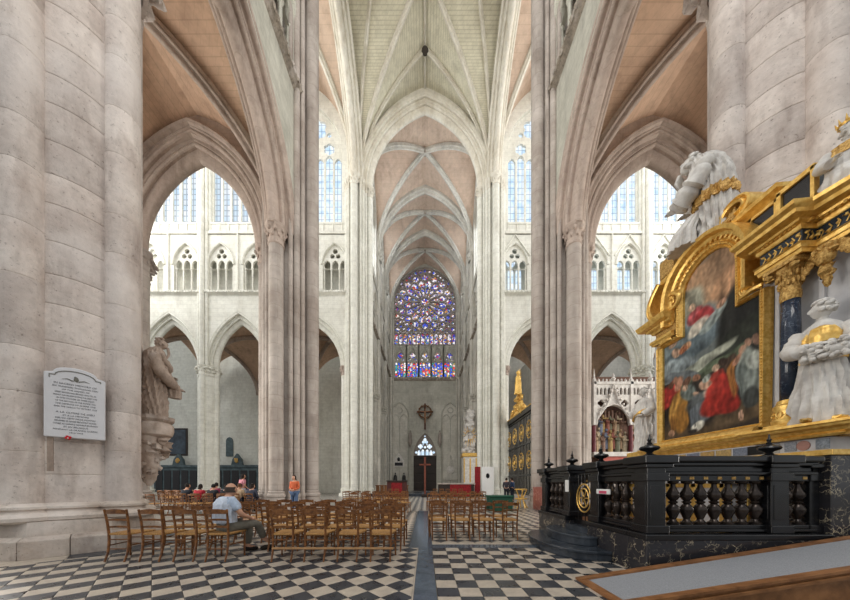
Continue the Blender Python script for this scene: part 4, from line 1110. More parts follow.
# ---------------------------------------------------------------- altarpiece on the right pier
XA = 6.0
alt = empty('altarpiece', (XA, 5.87, 0), 0, 'tall gilded altarpiece with a large arched painting, dark column and veined marble podium', 'altarpiece')
MI = Matrix.Translation((-XA, -5.87, 0))
def A_(mb, name, mat, smooth=None, bevel=0, parent=None):
    o = mb.build(name, M[mat] if isinstance(mat, str) else mat, None, smooth, bevel=bevel); o.parent = parent or alt
    if parent is None: o.matrix_parent_inverse = MI
    return o
def B_(x0, x1, d0, d1, z0, z1, name, mat, bevel=.006, parent=None): return A_(MB().box(x0, x1, d0, d1, z0, z1), name, mat, bevel=bevel, parent=parent)
B_(5.72, 6.9, 3.83, 7.85, 0, 1.70, 'podium', 'vein', .01)
B_(5.68, 6.9, 3.79, 7.88, 1.70, 1.78, 'podium_ledge', 'gold')
B_(5.78, 6.9, 3.88, 7.8, 1.78, 1.97, 'inlaid_band', 'grey')
for i, y in enumerate([3.95, 4.13, 4.30, 4.5, 4.9, 5.2, 5.5, 5.8, 6.1, 6.4]):
    m = ['bluecol', 'red', 'bluecol', 'golddull'][i % 4] if i < 4 else ['bluecol', 'golddull', 'golddull'][i % 3]
    if i == 1:
        mb = MB(); mb.M = Matrix.Translation((5.775, y+.02, 1.875)) @ Matrix.Rotation(PI/2, 4, 'Y'); mb.lathe([(.075, -.01), (.075, .01)], 16, (0, 0, 0)); A_(mb, 'inlay_panel', plain('pink_marble_inlay', srgb(176, 130, 118), .4))
    else: B_(5.768, 5.785, y-.07, y+(.07 if i < 4 else .2), 1.80, 1.95, 'inlay_panel', plain('inlay_%d' % i, [srgb(150, 160, 172), 0, srgb(160, 165, 175), srgb(190, 190, 190)][i % 4] if i < 4 else [srgb(196, 160, 96), srgb(130, 140, 160), srgb(200, 170, 110)][i % 3], .5, scale=40, var=.5))
B_(5.755, 5.77, 4.62, 4.86, 1.80, 1.95, 'small_name_tablet', 'black')
# moulded ledges: sweep along a plan path from far to near, then round the corner
def ledge(path, z, prof, name, mat='gold', parent=None):
    mb = MB(); mb.sweep([(x, y, z) for x, y in path], (0, 0, 1), [(a, b) for b, a in prof]); return A_(mb, name, mat, 35, parent=parent)
CORN = [(0, 0), (.04, 0), (.06, .04), (.05, .07), (.10, .10), (.12, .16), (.20, .20), (.21, .25), (.24, .27), (.24, .33), (0, .34)]
low = [(5.85, 7.25), (5.85, 4.75), (5.72, 4.75), (5.72, 3.72), (6.9, 3.72)]
ledge(low, 1.97, [(b*.8, a*.62) for b, a in CORN], 'predella_cornice')
B_(5.9, 6.9, 3.8, 7.3, 1.97, 2.18, 'predella_core', 'golddull')
# scalloped gold swell under the painting
mb = MB(); mb.sweep([(5.92, 6.95, 2.13), (5.92, 4.8, 2.13)], (0, 0, 1), [(0, .02), (.03, .12), (.09, .16), (.16, .12), (.2, .04)]); A_(mb, 'frame_sill', 'gold', 35)
# grey panelled wall behind column and statue
B_(6.08, 6.9, 3.75, 7.2, 2.15, 4.9, 'back_panel', 'grey')
for y in (4.66, 4.56, 4.14): B_(6.03, 6.08, y-.03, y+.03, 2.2, 4.8, 'pilaster_strip', 'grey', .01)
for d0, d1 in ((3.78, 3.90),):
    B_(6.04, 6.08, d0, d0+.03, 3.0, 4.7, 'gilt_strip', 'gold')
# painting frame
PY0, PY1, PZ0, PZ1, UY0, UY1, UZ, UR = 4.87, 6.85, 2.38, 4.70, 5.25, 6.31, 5.62, .53
def shape(g=0.0):
    pts = [(PY0-g, PZ0-g), (PY1+g, PZ0-g), (PY1+g, PZ1+g), (UY1+g, PZ1+g), (UY1+g, UZ)]
    for i in range(1, 12):
        a = PI*i/12; pts.append((5.78+(UR+g)*math.cos(a), UZ+(UR+g)*math.sin(a)))
    return pts+[(UY0-g, UZ), (UY0-g, PZ1+g), (PY0-g, PZ1+g)]
mb = MB(); mb.sweep([(6.0, y, z) for y, z in shape(0)], (1, 0, 0), [(.06, 0), (-.02, 0), (-.035, .015), (-.02, .03), (-.04, .045), (-.07, .06), (-.08, .085), (-.05, .10), (.06, .11)], closed=True); FR = A_(mb, 'picture_frame', 'gold', 35)
mb = MB()
S = shape(.075)
for (y0, z0), (y1, z1) in zip(S, S[1:]+S[:1]):
    L = math.hypot(y1-y0, z1-z0); n = max(1, int(L/.055))
    for i in range(n): t = (i+.5)/n; mb.blob((5.925, y0+(y1-y0)*t, z0+(z1-z0)*t), (.02, .02, .02), 0, 0, 5, 3)
tag(A_(mb, 'frame_beading', 'gold', True, parent=FR), kind='stuff')
# canvas: painted colours as a flat picture
def inside(y, z):
    if PZ0 <= z <= PZ1: return PY0 <= y <= PY1
    if z <= UZ: return UY0 <= y <= UY1
    return (y-5.78)**2+(z-UZ)**2 <= UR**2
PAINT = [  # u (0 far/left .. 1 near/right), v (0 bottom .. 1 top of the main panel), ru, rv, rot, colour
 (.5, 1.35, .7, .28, 0, (196, 150, 110)), (.25, 1.25, .25, .2, .3, (160, 160, 140)), (.75, 1.2, .2, .2, 0, (190, 140, 100)),
 (.3, 1.02, .35, .16, .2, (120, 136, 140)), (.62, .98, .3, .1, .4, (150, 150, 140)), (.35, .86, .4, .1, .2, (92, 108, 116)), (.85, .86, .22, .34, 0, (44, 44, 42)), (.78, .72, .25, .12, .5, (50, 54, 46)),
 (.18, .72, .26, .10, -.2, (146, 160, 164)), (.45, .66, .35, .05, .25, (176, 180, 160)), (.55, .58, .4, .05, .2, (96, 110, 84)), (.2, .62, .25, .05, -.2, (104, 112, 116)),
 (.38, 1.15, .1, .07, .5, (190, 80, 84)), (.48, 1.08, .11, .09, -.6, (186, 54, 58)), (.42, 1.02, .12, .07, .3, (214, 204, 184)), (.58, 1.02, .16, .05, .5, (150, 164, 160)), (.36, 1.24, .035, .03, 0, (216, 176, 144)),
 (.2, 1.1, .05, .05, 0, (196, 150, 120)), (.12, .99, .05, .05, 0, (200, 160, 130)), (.28, .9, .07, .05, 0, (196, 140, 96)), (.16, .88, .06, .04, 0, (190, 150, 120)), (.65, 1.12, .06, .04, 0, (190, 140, 110)), (.25, .88, .05, .04, 0, (170, 96, 60)),
 (.5, .1, .7, .14, .15, (88, 70, 50)), (.5, .3, .6, .22, 0, (46, 40, 36)), (.9, .15, .3, .1, .2, (104, 84, 60)),
 (.1, .5, .14, .1, .6, (168, 40, 36)), (.06, .4, .1, .06, .6, (176, 44, 38)), (.2, .56, .08, .05, .8, (190, 130, 100)), (.09, .58, .04, .035, 0, (96, 62, 44)), (.16, .6, .04, .035, 0, (160, 110, 84)), (.3, .55, .04, .04, 0, (120, 80, 60)), (.4, .54, .05, .04, 0, (150, 100, 74)),
 (.17, .3, .1, .2, -.25, (190, 134, 52)), (.23, .2, .08, .16, -.1, (176, 116, 40)), (.12, .14, .04, .1, 0, (150, 96, 36)), (.3, .43, .1, .08, -.6, (112, 124, 118)), (.28, .5, .035, .035, 0, (190, 150, 120)), (.42, .36, .07, .03, -.6, (204, 160, 130)),
 (.5, .3, .22, .1, .1, (88, 94, 96)), (.46, .2, .12, .1, 0, (110, 118, 124)), (.38, .16, .06, .12, 0, (96, 104, 112)),
 (.6, .46, .12, .06, .5, (190, 60, 46)), (.56, .38, .1, .05, .3, (186, 168, 150)), (.66, .36, .16, .12, .3, (190, 44, 34)), (.62, .24, .16, .1, .1, (178, 40, 30)), (.72, .22, .1, .08, -.3, (156, 34, 26)), (.5, .45, .07, .045, 0, (206, 160, 130)), (.62, .56, .035, .035, 0, (210, 170, 140)), (.52, .5, .05, .03, .3, (150, 160, 150)),
 (.74, .56, .05, .08, 0, (80, 60, 48)), (.68, .6, .04, .04, 0, (60, 44, 36)), (.76, .42, .04, .16, 0, (168, 104, 44)), (.84, .62, .04, .035, 0, (190, 140, 110)), (.8, .56, .04, .04, 0, (170, 116, 88)), (.9, .66, .035, .035, 0, (176, 130, 104)), (.97, .66, .03, .05, 0, (150, 110, 90)),
 (.9, .44, .09, .18, .12, (160, 170, 160)), (.86, .36, .06, .16, .1, (104, 114, 110)), (.93, .32, .07, .14, -.1, (136, 146, 140)), (.92, .22, .08, .08, 0, (66, 70, 68)), (.84, .1, .02, .05, .2, (206, 160, 130)), (.95, .5, .05, .08, 0, (180, 186, 176)),
 (.42, .09, .09, .045, .15, (206, 204, 190)), (.40, .085, .005, .04, .15, (90, 90, 90)), (.36, .05, .06, .02, .1, (50, 44, 40)), (.1, .05, .05, .03, 0, (176, 130, 100)),
]
def paint(u, v):
    wu = u+.03*noise.noise(Vector((u*7, v*7, 1.3))); wv = v+.03*noise.noise(Vector((u*7, v*7, 7.7)))
    c = Vector((110, 118, 116)) if v > .6 else Vector((58, 50, 44))
    for (a, b, ru, rv, rot, col) in PAINT:
        du, dv = wu-a, wv-b
        x = (du*math.cos(rot)+dv*math.sin(rot))/ru; y = (-du*math.sin(rot)+dv*math.cos(rot))/rv
        q = x*x+y*y
        if q < 1.25:
            k = min(1, max(0, (1.25-q)/.5)); f = 1+.42*noise.noise(Vector((x*2.6+a*9, y*1.1, b*5)))+.2*noise.noise(Vector((wu*40, wv*14, a*5)))
            c = c.lerp(Vector(col)*f, k*.96)
    f = 1+.14*noise.noise(Vector((u*34, v*34, 2)))
    g = sum(c)/3
    return [max(0, min(255, (x*.8+g*.2)*f*.95)) for x in c]
nu, nv = 96, 170; zt = UZ+UR; vs = []; cols = []; idx = {}
for j in range(nv+1):
    for i in range(nu+1):
        y = PY1-(PY1-PY0)*i/nu; z = PZ0+(zt-PZ0)*j/nv
        vs.append((6.03, y, z)); cols.append(srgb(*paint(i/nu, (z-PZ0)/(PZ1-PZ0))))
fs = []
for j in range(nv):
    for i in range(nu):
        q = (j*(nu+1)+i, j*(nu+1)+i+1, (j+1)*(nu+1)+i+1, (j+1)*(nu+1)+i)
        if inside(*(vs[q[0]][1:])) or inside(*(vs[q[2]][1:])): fs.append(q)
me = bpy.data.meshes.new('canvas'); me.from_pydata(vs, [], fs); at = me.color_attributes.new('paint', 'FLOAT_COLOR', 'POINT')
at.data.foreach_set('color', [x for c in cols for x in c])
t = NT('oil_paint'); va = t.n('ShaderNodeVertexColor', layer_name='paint'); t.l(va.outputs[0], t.b.inputs['Base Color']); t.b.inputs['Roughness'].default_value = .55; t.b.inputs['Specular IOR Level'].default_value = .15
me.materials.append(t.m); o = link('painted_canvas', me, alt); o.matrix_parent_inverse = MI
o['label'] = 'arched painting of robed figures below a cloud-borne figure in red'
B_(6.04, 6.1, PY0, PY1, PZ0, PZ1, 'canvas_backing', 'dark'); B_(6.04, 6.1, UY0, UY1, PZ1, UZ+.4, 'canvas_backing', 'dark')
# columns
def column(x, y, r=.108):
    mb = MB(); mb.lathe([(r*1.02, 2.62), (r*1.03, 3.2), (r*.98, 3.8), (r*.9, 4.33)], 20, (x, y, 0)); CS = A_(mb, 'column_shaft', 'bluecol', True)
    mb = MB(); mb.box(x-.2, x+.2, y-.2, y+.2, 2.18, 2.24); mb.lathe([(.2, 2.24), (.21, 2.3), (.19, 2.34), (.175, 2.46), (.19, 2.5), (.185, 2.54), (.15, 2.57), (.14, 2.63)], 20, (x, y, 0))
    for i in range(10): a = 2*PI*i/10; mb.tube([(x+.185*math.cos(a)+.04*math.cos(b)*-math.sin(a), y+.185*math.sin(a)+.04*math.cos(b)*math.cos(a), 2.4+.05*math.sin(b)) for b in [2*PI*k/8 for k in range(9)]], .01, 4)
    A_(mb, 'column_base', 'gold', 35, parent=CS)
    mb = MB(); capital(mb, (x, y), r*.95, 4.34, .42, 16, 14, 1.45); mb.box(x-.2, x+.2, y-.2, y+.2, 4.74, 4.80)
    for s in (-1, 1):
        for q in (-1, 1): mb.blob((x+s*.16, y+q*.16, 4.7), (.055, .055, .05), 3, .2, 8, 6)
    A_(mb, 'column_capital', 'golddull', 35, parent=CS)
column(5.86, 4.36); column(6.35, 7.1)
# entablature
ent = [(6.0, 4.78), (6.0, 4.62), (5.72, 4.62), (5.72, 4.12), (5.95, 4.12), (5.95, 3.70), (6.9, 3.70)]
ledge(ent, 4.80, [(0, 0), (.03, 0), (.04, .05), (.06, .06), (.06, .12), (.08, .14), (0, .15)], 'architrave')
def inset(path, k): return [(x+k, y) for x, y in path]
mb = MB(); mb.sweep([(x, y, 4.95) for x, y in ent], (0, 0, 1), [(0, 0), (0, .012), (.2, .012), (.2, 0)]); FZ = A_(mb, 'frieze', plain('dark_blue_frieze', srgb(30, 44, 56), .4))
mb = MB(); pth = [Vector((x, y, 5.05)) for x, y in ent]
for a, b in zip(pth[:-1], pth[1:]):
    L = (b-a).length; n = max(1, int(L/.07)); d = (b-a).normalized(); nn = d.cross(Vector((0, 0, 1)))
    for i in range(n):
        p = a.lerp(b, (i+.5)/n)+nn*.015; k = i % 3
        mb.blob(p+Vector((0, 0, (.04, -.04, 0)[k])), (.03, .03, .025), i, .5, 6, 4); mb.tube([p+Vector((0, 0, -.06)), p+d*.03, p+Vector((0, 0, .06))], .009, 4)
tag(A_(mb, 'frieze_foliage', 'gold', 40, parent=FZ), kind='stuff')
CO = ledge(ent, 5.15, [(0, 0), (.03, 0), (.05, .04), (.05, .07), (.10, .09), (.11, .12), (.22, .14), (.22, .20), (.27, .24), (.28, .29), (0, .3)], 'cornice')
mb = MB()
for a, b in zip(pth[:-1], pth[1:]):
    L = (b-a).length; n = max(1, int(L/.055)); d = (b-a).normalized(); nn = d.cross(Vector((0, 0, 1)))
    for i in range(n): p = a.lerp(b, (i+.5)/n); mb.obox(p+nn*.065+Vector((0, 0, .185)), (.017, .03, .022), (d, nn, Vector((0, 0, 1))))
tag(A_(mb, 'dentils', 'gold', parent=CO), kind='stuff')
B_(6.0, 6.9, 3.75, 4.8, 4.82, 5.45, 'entablature_core', 'golddull')
# far end of the entablature and shoulders that step round the arch of the painting
farent = [(6.05, 7.05), (6.05, 7.03), (5.95, 7.03), (5.95, 6.42), (6.0, 6.42)]
farent = [(6.5, 7.02), (5.92, 7.02), (5.92, 6.46)]
for z, pr in ((4.83, [(0, 0), (.03, 0), (.05, .05), (.07, .06), (.07, .12), (0, .13)]), (5.12, [(0, 0), (.03, 0), (.05, .05), (.12, .09), (.13, .13), (.24, .16), (.27, .24), (.28, .29), (0, .3)])): 
    mb = MB(); mb.sweep([(x, y, z) for x, y in farent], (0, 0, 1), [(a, b) for b, a in pr]); A_(mb, 'far_cornice', 'gold', 35)
B_(5.94, 6.5, 6.44, 7.0, 4.83, 5.2, 'far_frieze', 'golddull')
for y in (6.75, 5.0): 
    mb = MB()
    for k in range(5): mb.tube([(5.9, y-.02*k+(.1-.018*k)*math.cos(a), 4.88+(.1-.018*k)*math.sin(a)) for a in [2*PI*i/12 for i in range(13)]], .018, 5)
    mb.tube([(5.93, y+.1, 4.78), (5.9, y-.1, 4.8), (5.93, y-.22, 4.8)], .04, 6); A_(mb, 'shoulder_scroll', 'gold', 40)
# cornice carried over the arched head of the painting
arcp = [(6.0, 6.46, 5.1), (6.0, 6.46, UZ)]+[(6.0, 5.78+.68*math.cos(PI*i/14), UZ+.68*math.sin(PI*i/14)) for i in range(1, 14)]+[(6.0, 5.10, UZ), (6.0, 5.10, 4.85)]
mb = MB(); mb.sweep(arcp, (1, 0, 0), [(.1, -.05), (-.04, -.05), (-.06, -.02), (-.05, .02), (-.1, .05), (-.12, .1), (-.22, .13), (-.24, .2), (.1, .22)]); AC = A_(mb, 'arched_cornice', 'gold', 35)
mb = MB()
for i in range(22): a = PI*i/21; mb.obox((5.93, 5.78+.70*math.cos(a), UZ+.70*math.sin(a)), (.03, .022, .03), (Vector((1, 0, 0)), Vector((0, -math.sin(a), math.cos(a))), Vector((0, math.cos(a), math.sin(a)))))
tag(A_(mb, 'arch_dentils', 'gold', parent=AC), kind='stuff')
for s, y in ((1, 6.62), (-1, 4.94)):        # volute side scrolls
    mb = MB(); P = []
    for i in range(26):
        a = i/25*3.2*PI; r = .24*(1-i/30); P.append((5.9, y+s*(r*math.cos(a)-.12), 5.62+r*math.sin(a)))
    mb.tube(P, [.06*(1-i/40) for i in range(26)], 6); mb.tube([(5.9, y+s*.1, 5.55), (5.88, y+s*.14, 5.35), (5.9, y+s*.02, 5.18)], .06, 6)
    if s > 0: A_(mb, 'volute', 'gold', 40)
# attic
B_(6.12, 6.9, 4.70, 6.95, 5.4, 6.3, 'attic_core', 'golddull')
ATT = [(6.12, 6.92), (6.12, 4.66), (6.9, 4.66)]
ledge(ATT, 6.25, [(0, 0), (.03, 0), (.06, .05), (.12, .08), (.14, .14), (0, .15)], 'attic_cornice')
B_(6.10, 6.125, 4.74, 5.06, 5.62, 6.18, 'attic_panel', 'black'); B_(6.10, 6.125, 6.5, 6.85, 5.7, 6.15, 'attic_panel', plain('green_marble', srgb(22, 70, 72), .3))
for y0, y1, z0, z1 in ((4.70, 4.74, 5.56, 6.24), (5.06, 5.10, 5.56, 6.24), (6.46, 6.5, 5.64, 6.2), (6.85, 6.89, 5.64, 6.2)): B_(6.07, 6.125, y0, y1, z0, z1, 'panel_frame', 'gold')
for y0, y1, z0, z1 in ((4.70, 5.10, 5.56, 5.62), (4.7, 5.1, 6.18, 6.24), (6.46, 6.89, 5.64, 5.70), (6.46, 6.89, 6.15, 6.2)): B_(6.07, 6.125, y0, y1, z0, z1, 'panel_frame', 'gold')
def text_obj(body, size, Mx, mat, parent, inv=None, name='lettering', ext=.003, align='CENTER'):
    cu = bpy.data.curves.new('txt', 'FONT'); cu.body = body; cu.size = size; cu.extrude = ext; cu.align_x = align; cu.resolution_u = 2
    ob = bpy.data.objects.new('txt', cu); COL.objects.link(ob); bpy.context.view_layer.update()
    me = bpy.data.meshes.new_from_object(ob.evaluated_get(bpy.context.evaluated_depsgraph_get())); bpy.data.objects.remove(ob)
    me.materials.clear(); me.materials.append(M[mat]); me.name = name
    o = link(name, me, parent)
    if inv is not None: o.matrix_parent_inverse = inv
    o.matrix_basis = Mx; return o
# text reads from far (left) to near (right) on a west-facing plane: local x -> -y, local y -> z
WFACE = Matrix(((0, 0, -1, 0), (-1, 0, 0, 0), (0, 1, 0, 0), (0, 0, 0, 1)))
text_obj('EX APTVMAE', .075, Matrix.Translation((6.095, 4.90, 5.87)) @ WFACE @ Matrix.Scale(.62, 4, (1, 0, 0)), 'gold', alt, MI, ext=.002)
# front blocks above the column: dark south-west block and second attic panel
B_(5.95, 6.9, 4.34, 4.66, 5.45, 5.72, 'cornice_block', 'bluecol'); B_(6.05, 6.9, 4.25, 4.6, 5.72, 6.2, 'side_panel', 'black')
for y0, y1, z0, z1 in ((4.2, 4.25, 5.72, 6.24), (4.6, 4.66, 5.72, 6.24)): B_(6.01, 6.1, y0, y1, z0, z1, 'panel_frame', 'gold')
B_(6.01, 6.1, 4.2, 4.66, 6.18, 6.26, 'panel_frame', 'gold'); B_(6.01, 6.1, 4.2, 4.66, 5.70, 5.74, 'panel_frame', 'gold')
# curled top pediment
mb = MB(); P = []
for i in range(22):
    a = -.3+i/21*1.55*PI; r = .25*(1-.018*i); P.append((6.1, 5.26+r*math.cos(a)*1.2, 6.58+r*math.sin(a)))
P = P[::-1]
mb.sweep(P, (1, 0, 0), [(.3, -.03), (-.12, -.03), (-.14, .0), (-.1, .03), (-.16, .06), (-.14, .1), (.3, .1)]); A_(mb, 'pediment_curl', 'gold', 40)
mb = MB(); mb.blob((6.05, 5.3, 6.5), (.1, .14, .12), 2, .4, 12, 8); mb.blob((6.0, 5.42, 6.47), (.07, .1, .08), 4, .4, 10, 7); A_(mb, 'pediment_rosette', 'golddull', 40)
B_(6.0, 6.9, 5.55, 6.95, 6.38, 6.46, 'statue_ledge', 'gold')
# outer gilt scroll at the far end of the attic
mb = MB(); P = [(5.98, 6.95+.28*math.sin(PI*i/14)-(i/14)*.05, 5.4+.95*i/14) for i in range(15)]
mb.sweep(P[::-1], (1, 0, 0), [(.3, -.06), (-.08, -.06), (-.1, -.02), (-.07, 0), (-.1, .03), (-.08, .07), (.3, .07)]); A_(mb, 'side_scroll', 'gold', 40)
# gilt cherub head bracket under the entablature
mb = MB(); c = Vector((5.86, 3.98, 4.62))
mb.blob(c, (.1, .1, .12), 1, .15, 12, 9); 
for i in range(9): a = i*PI*2/9; mb.blob(c+Vector((-.02, .11*math.cos(a), .08+.07*math.sin(a))), .045, i, .3, 7, 5)
for s in (-1, 1):
    for k in range(4): mb.blob(c+Vector((.02, s*(.13+.045*k), .04-.05*k+.03)), (.03, .06, .09), k, .2, 7, 5)
mb.blob(c+Vector((.02, 0, -.2)), (.07, .09, .12), 5, .4, 9, 7); mb.blob(c+Vector((.03, 0, -.34)), (.04, .05, .08), 6, .4, 8, 6)
A_(mb, 'cherub_bracket', 'golddull', 40)
# altar table seen through the balusters
tb = empty('altar_table', (5.45, 5.87, .44), 0, 'altar table with gilt framed white frontal panels behind the balustrade', 'table')
TI = Matrix.Translation((-5.45, -5.87, -.44))
def T_(x0, x1, d0, d1, z0, z1, n, m): o = MB().box(x0, x1, d0, d1, z0, z1).build(n, M[m], None, bevel=.008); o.parent = tb; o.matrix_parent_inverse = TI
T_(5.25, 5.70, 4.75, 7.0, .44, 1.3, 'table_body', 'grey'); T_(5.2, 5.70, 4.7, 7.05, 1.3, 1.36, 'table_top', 'white')
for y in (4.78, 5.3, 5.85, 6.4, 6.92): T_(5.22, 5.25, y-.05, y+.05, .5, 1.3, 'gilt_frame', 'gold')
T_(5.22, 5.25, 4.75, 7.0, .46, .58, 'gilt_frame', 'gold'); T_(5.22, 5.25, 4.75, 7.0, 1.22, 1.3, 'gilt_frame', 'gold')
for x in (5.3, 5.65): T_(x-.04, x+.04, 4.725, 4.75, .5, 1.3, 'gilt_frame', 'gold')

# ---------------------------------------------------------------- sculpture helpers
def head(mb, c, s, yaw=0, pitch=0, roll_=0, nu=22, nv=18):
    R3 = Matrix.Rotation(yaw, 3, 'Z') @ Matrix.Rotation(roll_, 3, 'Y') @ Matrix.Rotation(-pitch, 3, 'X')
    c = Vector(c); vs = []; fs = []
    def g(d, t, w): return math.exp(-((d-Vector(t).normalized()).length/w)**2)
    for j in range(nv+1):
        th = PI*j/nv
        for i in range(nu):
            ph = 2*PI*i/nu; d = Vector((math.sin(th)*math.sin(ph), math.sin(th)*math.cos(ph), math.cos(th)))
            p = Vector((d.x*.076, d.y*.096, d.z*.118))
            if d.z < 0: p.x *= 1-.28*(-d.z); p.y *= 1-.06*(-d.z)
            k = .032*g(d, (0, 1, -.12), .17)+.012*g(d, (0, 1, .12), .14)-.012*g(d, (.36, 1, .06), .16)-.012*g(d, (-.36, 1, .06), .16)
            k += .012*g(d, (0, 1, -.5), .13)+.016*g(d, (0, .8, -.95), .25)+.012*g(d, (1, -.05, -.05), .2)+.012*g(d, (-1, -.05, -.05), .2)+.008*g(d, (.35, 1, .25), .2)+.008*g(d, (-.35, 1, .25), .2)
            p += d*k; vs.append(c+R3 @ (p*s))
    for j in range(nv):
        for i in range(nu): i2 = (i+1) % nu; fs.append((j*nu+i, j*nu+i2, (j+1)*nu+i2, (j+1)*nu+i))
    mb.add(vs, fs); return R3
def curls(mb, c, s, R3, n=46, back=True, seed=1, long=0.0):
    rr = random.Random(seed)
    for i in range(n):
        z = rr.uniform(-.35-long, 1); a = rr.uniform(0, 2*PI); d = Vector((math.cos(a)*math.sqrt(max(0, 1-z*z)), math.sin(a)*math.sqrt(max(0, 1-z*z)), z))
        if d.y > .45 and d.z < .62: continue
        p = Vector((d.x*.083, d.y*.1, d.z*.122+.012))
        mb.blob(Vector(c)+R3 @ (p*s), (.03*s, .03*s, .027*s), i, .1, 8, 6)
def robe(mb, secs, n=84, folds=9, amp=.08, seed=0, sub=7, twist=.6):
    """secs: (cx, cy, z, rx, ry, fold amplitude) from bottom to top"""
    rr = random.Random(seed); ph = [rr.uniform(0, 6.28) for _ in range(4)]
    out = []
    for q in range(len(secs)-1):
        A, B = secs[q], secs[q+1]
        for i in range(sub): t = i/sub; out.append([a+(b-a)*t for a, b in zip(A, B)])
    out.append(list(secs[-1]))
    vs = []; fs = []
    for cx, cy, z, rx, ry, am in out:
        for i in range(n):
            a = 2*PI*i/n
            q1 = math.sin(folds*a+ph[0]+twist*z*3+.7*math.sin(2*a+z*4)); q2 = math.sin((folds*2-3)*a+ph[1]-twist*z*5)
            f = 1+am*1.5*((1-2*abs(q1)**.7)+.55*(1-2*abs(q2)))*(.7+.3*math.sin(a+ph[2]))
            vs.append((cx+rx*f*math.cos(a), cy+ry*f*math.sin(a), z))
    k = len(out)
    for j in range(k-1):
        for i in range(n): i2 = (i+1) % n; fs.append((j*n+i, j*n+i2, (j+1)*n+i2, (j+1)*n+i))
    fs += [tuple(range(n-1, -1, -1)), tuple((k-1)*n+i for i in range(n))]
    mb.add(vs, fs)
def sleeve(mb, pts, rs, folds=5, amp=.12, n=14, sub=5):
    P = []; R = []
    for q in range(len(pts)-1):
        a, b = Vector(pts[q]), Vector(pts[q+1])
        for i in range(sub): t = i/sub; P.append(a.lerp(b, t)); R.append((rs[q]+(rs[q+1]-rs[q])*t)*(1+amp*math.sin((q*sub+i)*2.4)))
    P.append(Vector(pts[-1])); R.append(rs[-1]); mb.tube(P, R, n)
def hand(mb, w, d, up, s=1.0, curl=.5):
    """palm at w pointing along d, up = back-of-hand normal; five separate fingers"""
    w = Vector(w); d = Vector(d).normalized(); up = Vector(up); up = (up-d*up.dot(d)).normalized(); x = d.cross(up)
    mb.tube([w-d*.02*s, w+d*.04*s, w+d*.09*s], [.024*s, .036*s, .034*s], 8)
    for i, L in enumerate((.07, .08, .075, .055)):
        b = w+d*.085*s+x*(i-1.5)*.019*s; L *= s
        m = b+d*L*.5-up*L*.12*curl; e = m+d*L*.35*(1-curl*.4)-up*L*.4*curl; mb.tube([b, m, e], [.0095*s, .009*s, .006*s], 6)
    b = w+d*.03*s-x*.03*s; mb.tube([b, b+d*.03*s-x*.025*s, b+d*.06*s-x*.03*s-up*.015*s], [.012*s, .010*s, .007*s], 6)
def statue(name, loc, rz, label, group=None): return empty(name, loc, rz, label, 'statue', group)

# right corner saint: stands on the predella, head turned away along the altar, fleece in the arms
s1 = statue('saint_statue', (5.83, 3.99, 2.185), PI/2+.55, 'white and gold saint statue with curly hair holding a fleece beside the dark column')
mb = MB(); robe(mb, [(0, 0, 0, .29, .23, .16), (0, .01, .3, .27, .21, .17), (0, 0, .7, .235, .18, .14), (.01, 0, 1.0, .19, .145, .07), (0, 0, 1.22, .205, .15, .05), (0, 0, 1.42, .2, .14, .04), (0, 0, 1.5, .13, .11, .02), (0, .01, 1.56, .06, .06, 0)], folds=8, seed=3)
mb.tube([(0, .01, 1.5), (0, .03, 1.62)], [.06, .052], 12)
R3 = head(mb, (0, .05, 1.71), 1.08, -1.15, -.05); sleeve(mb, [(.19, 0, 1.42), (.27, .05, 1.2), (.24, .2, 1.08), (.1, .27, 1.12)], [.09, .1, .1, .07]); sleeve(mb, [(-.19, 0, 1.42), (-.27, .05, 1.18), (-.2, .2, 1.02), (-.05, .26, 1.02)], [.09, .1, .1, .07])
hand(mb, (.08, .28, 1.13), (-1, .1, 0), (0, .5, 1), 1); hand(mb, (-.04, .27, 1.02), (1, .2, 0), (0, .5, 1), 1)
mb.build('figure', M['white'], s1, 50)
mb = MB(); curls(mb, (0, .05, 1.71), 1.08, R3, 80, seed=2); mb.build('hair', M['white'], s1, 50)
mb = MB()
rr = random.Random(4)
for i in range(120): mb.blob((rr.uniform(-.2, .16), .2+rr.uniform(-.05, .1), 1.02+rr.uniform(-.1, .13)), (.036, .034, .036), i, .15, 8, 6)
mb.build('fleece', M['white'], s1, 50)
mb = MB(); robe(mb, [(0, .012, 1.2, .195, .16, .03), (0, .015, 1.3, .19, .165, .03), (0, .01, 1.42, .15, .145, .02), (0, .01, 1.45, .1, .12, 0)], folds=5, seed=8)
mb.build('gilt_breastplate', M['gold'], s1, 50)
mb = MB(); robe(mb, [(0, 0, .93, .205, .16, .04), (0, 0, .97, .21, .165, .05)], folds=8, seed=3, sub=1); mb.build('gilt_belt', M['gold'], s1, 50)
mb = MB(); robe(mb, [(0, 0, .0, .262, .21, .10), (0, 0, .035, .262, .21, .10)], folds=8, seed=3, sub=1); mb.build('gilt_hem', M['gold'], s1, 50)
mb = MB(); mb.blob((-.14, .2, .03), (.07, .1, .04), 2, .3, 10, 6); mb.blob((.12, .22, .03), (.06, .1, .04), 3, .3, 10, 6); mb.build('sandals', M['gold'], s1, 50)

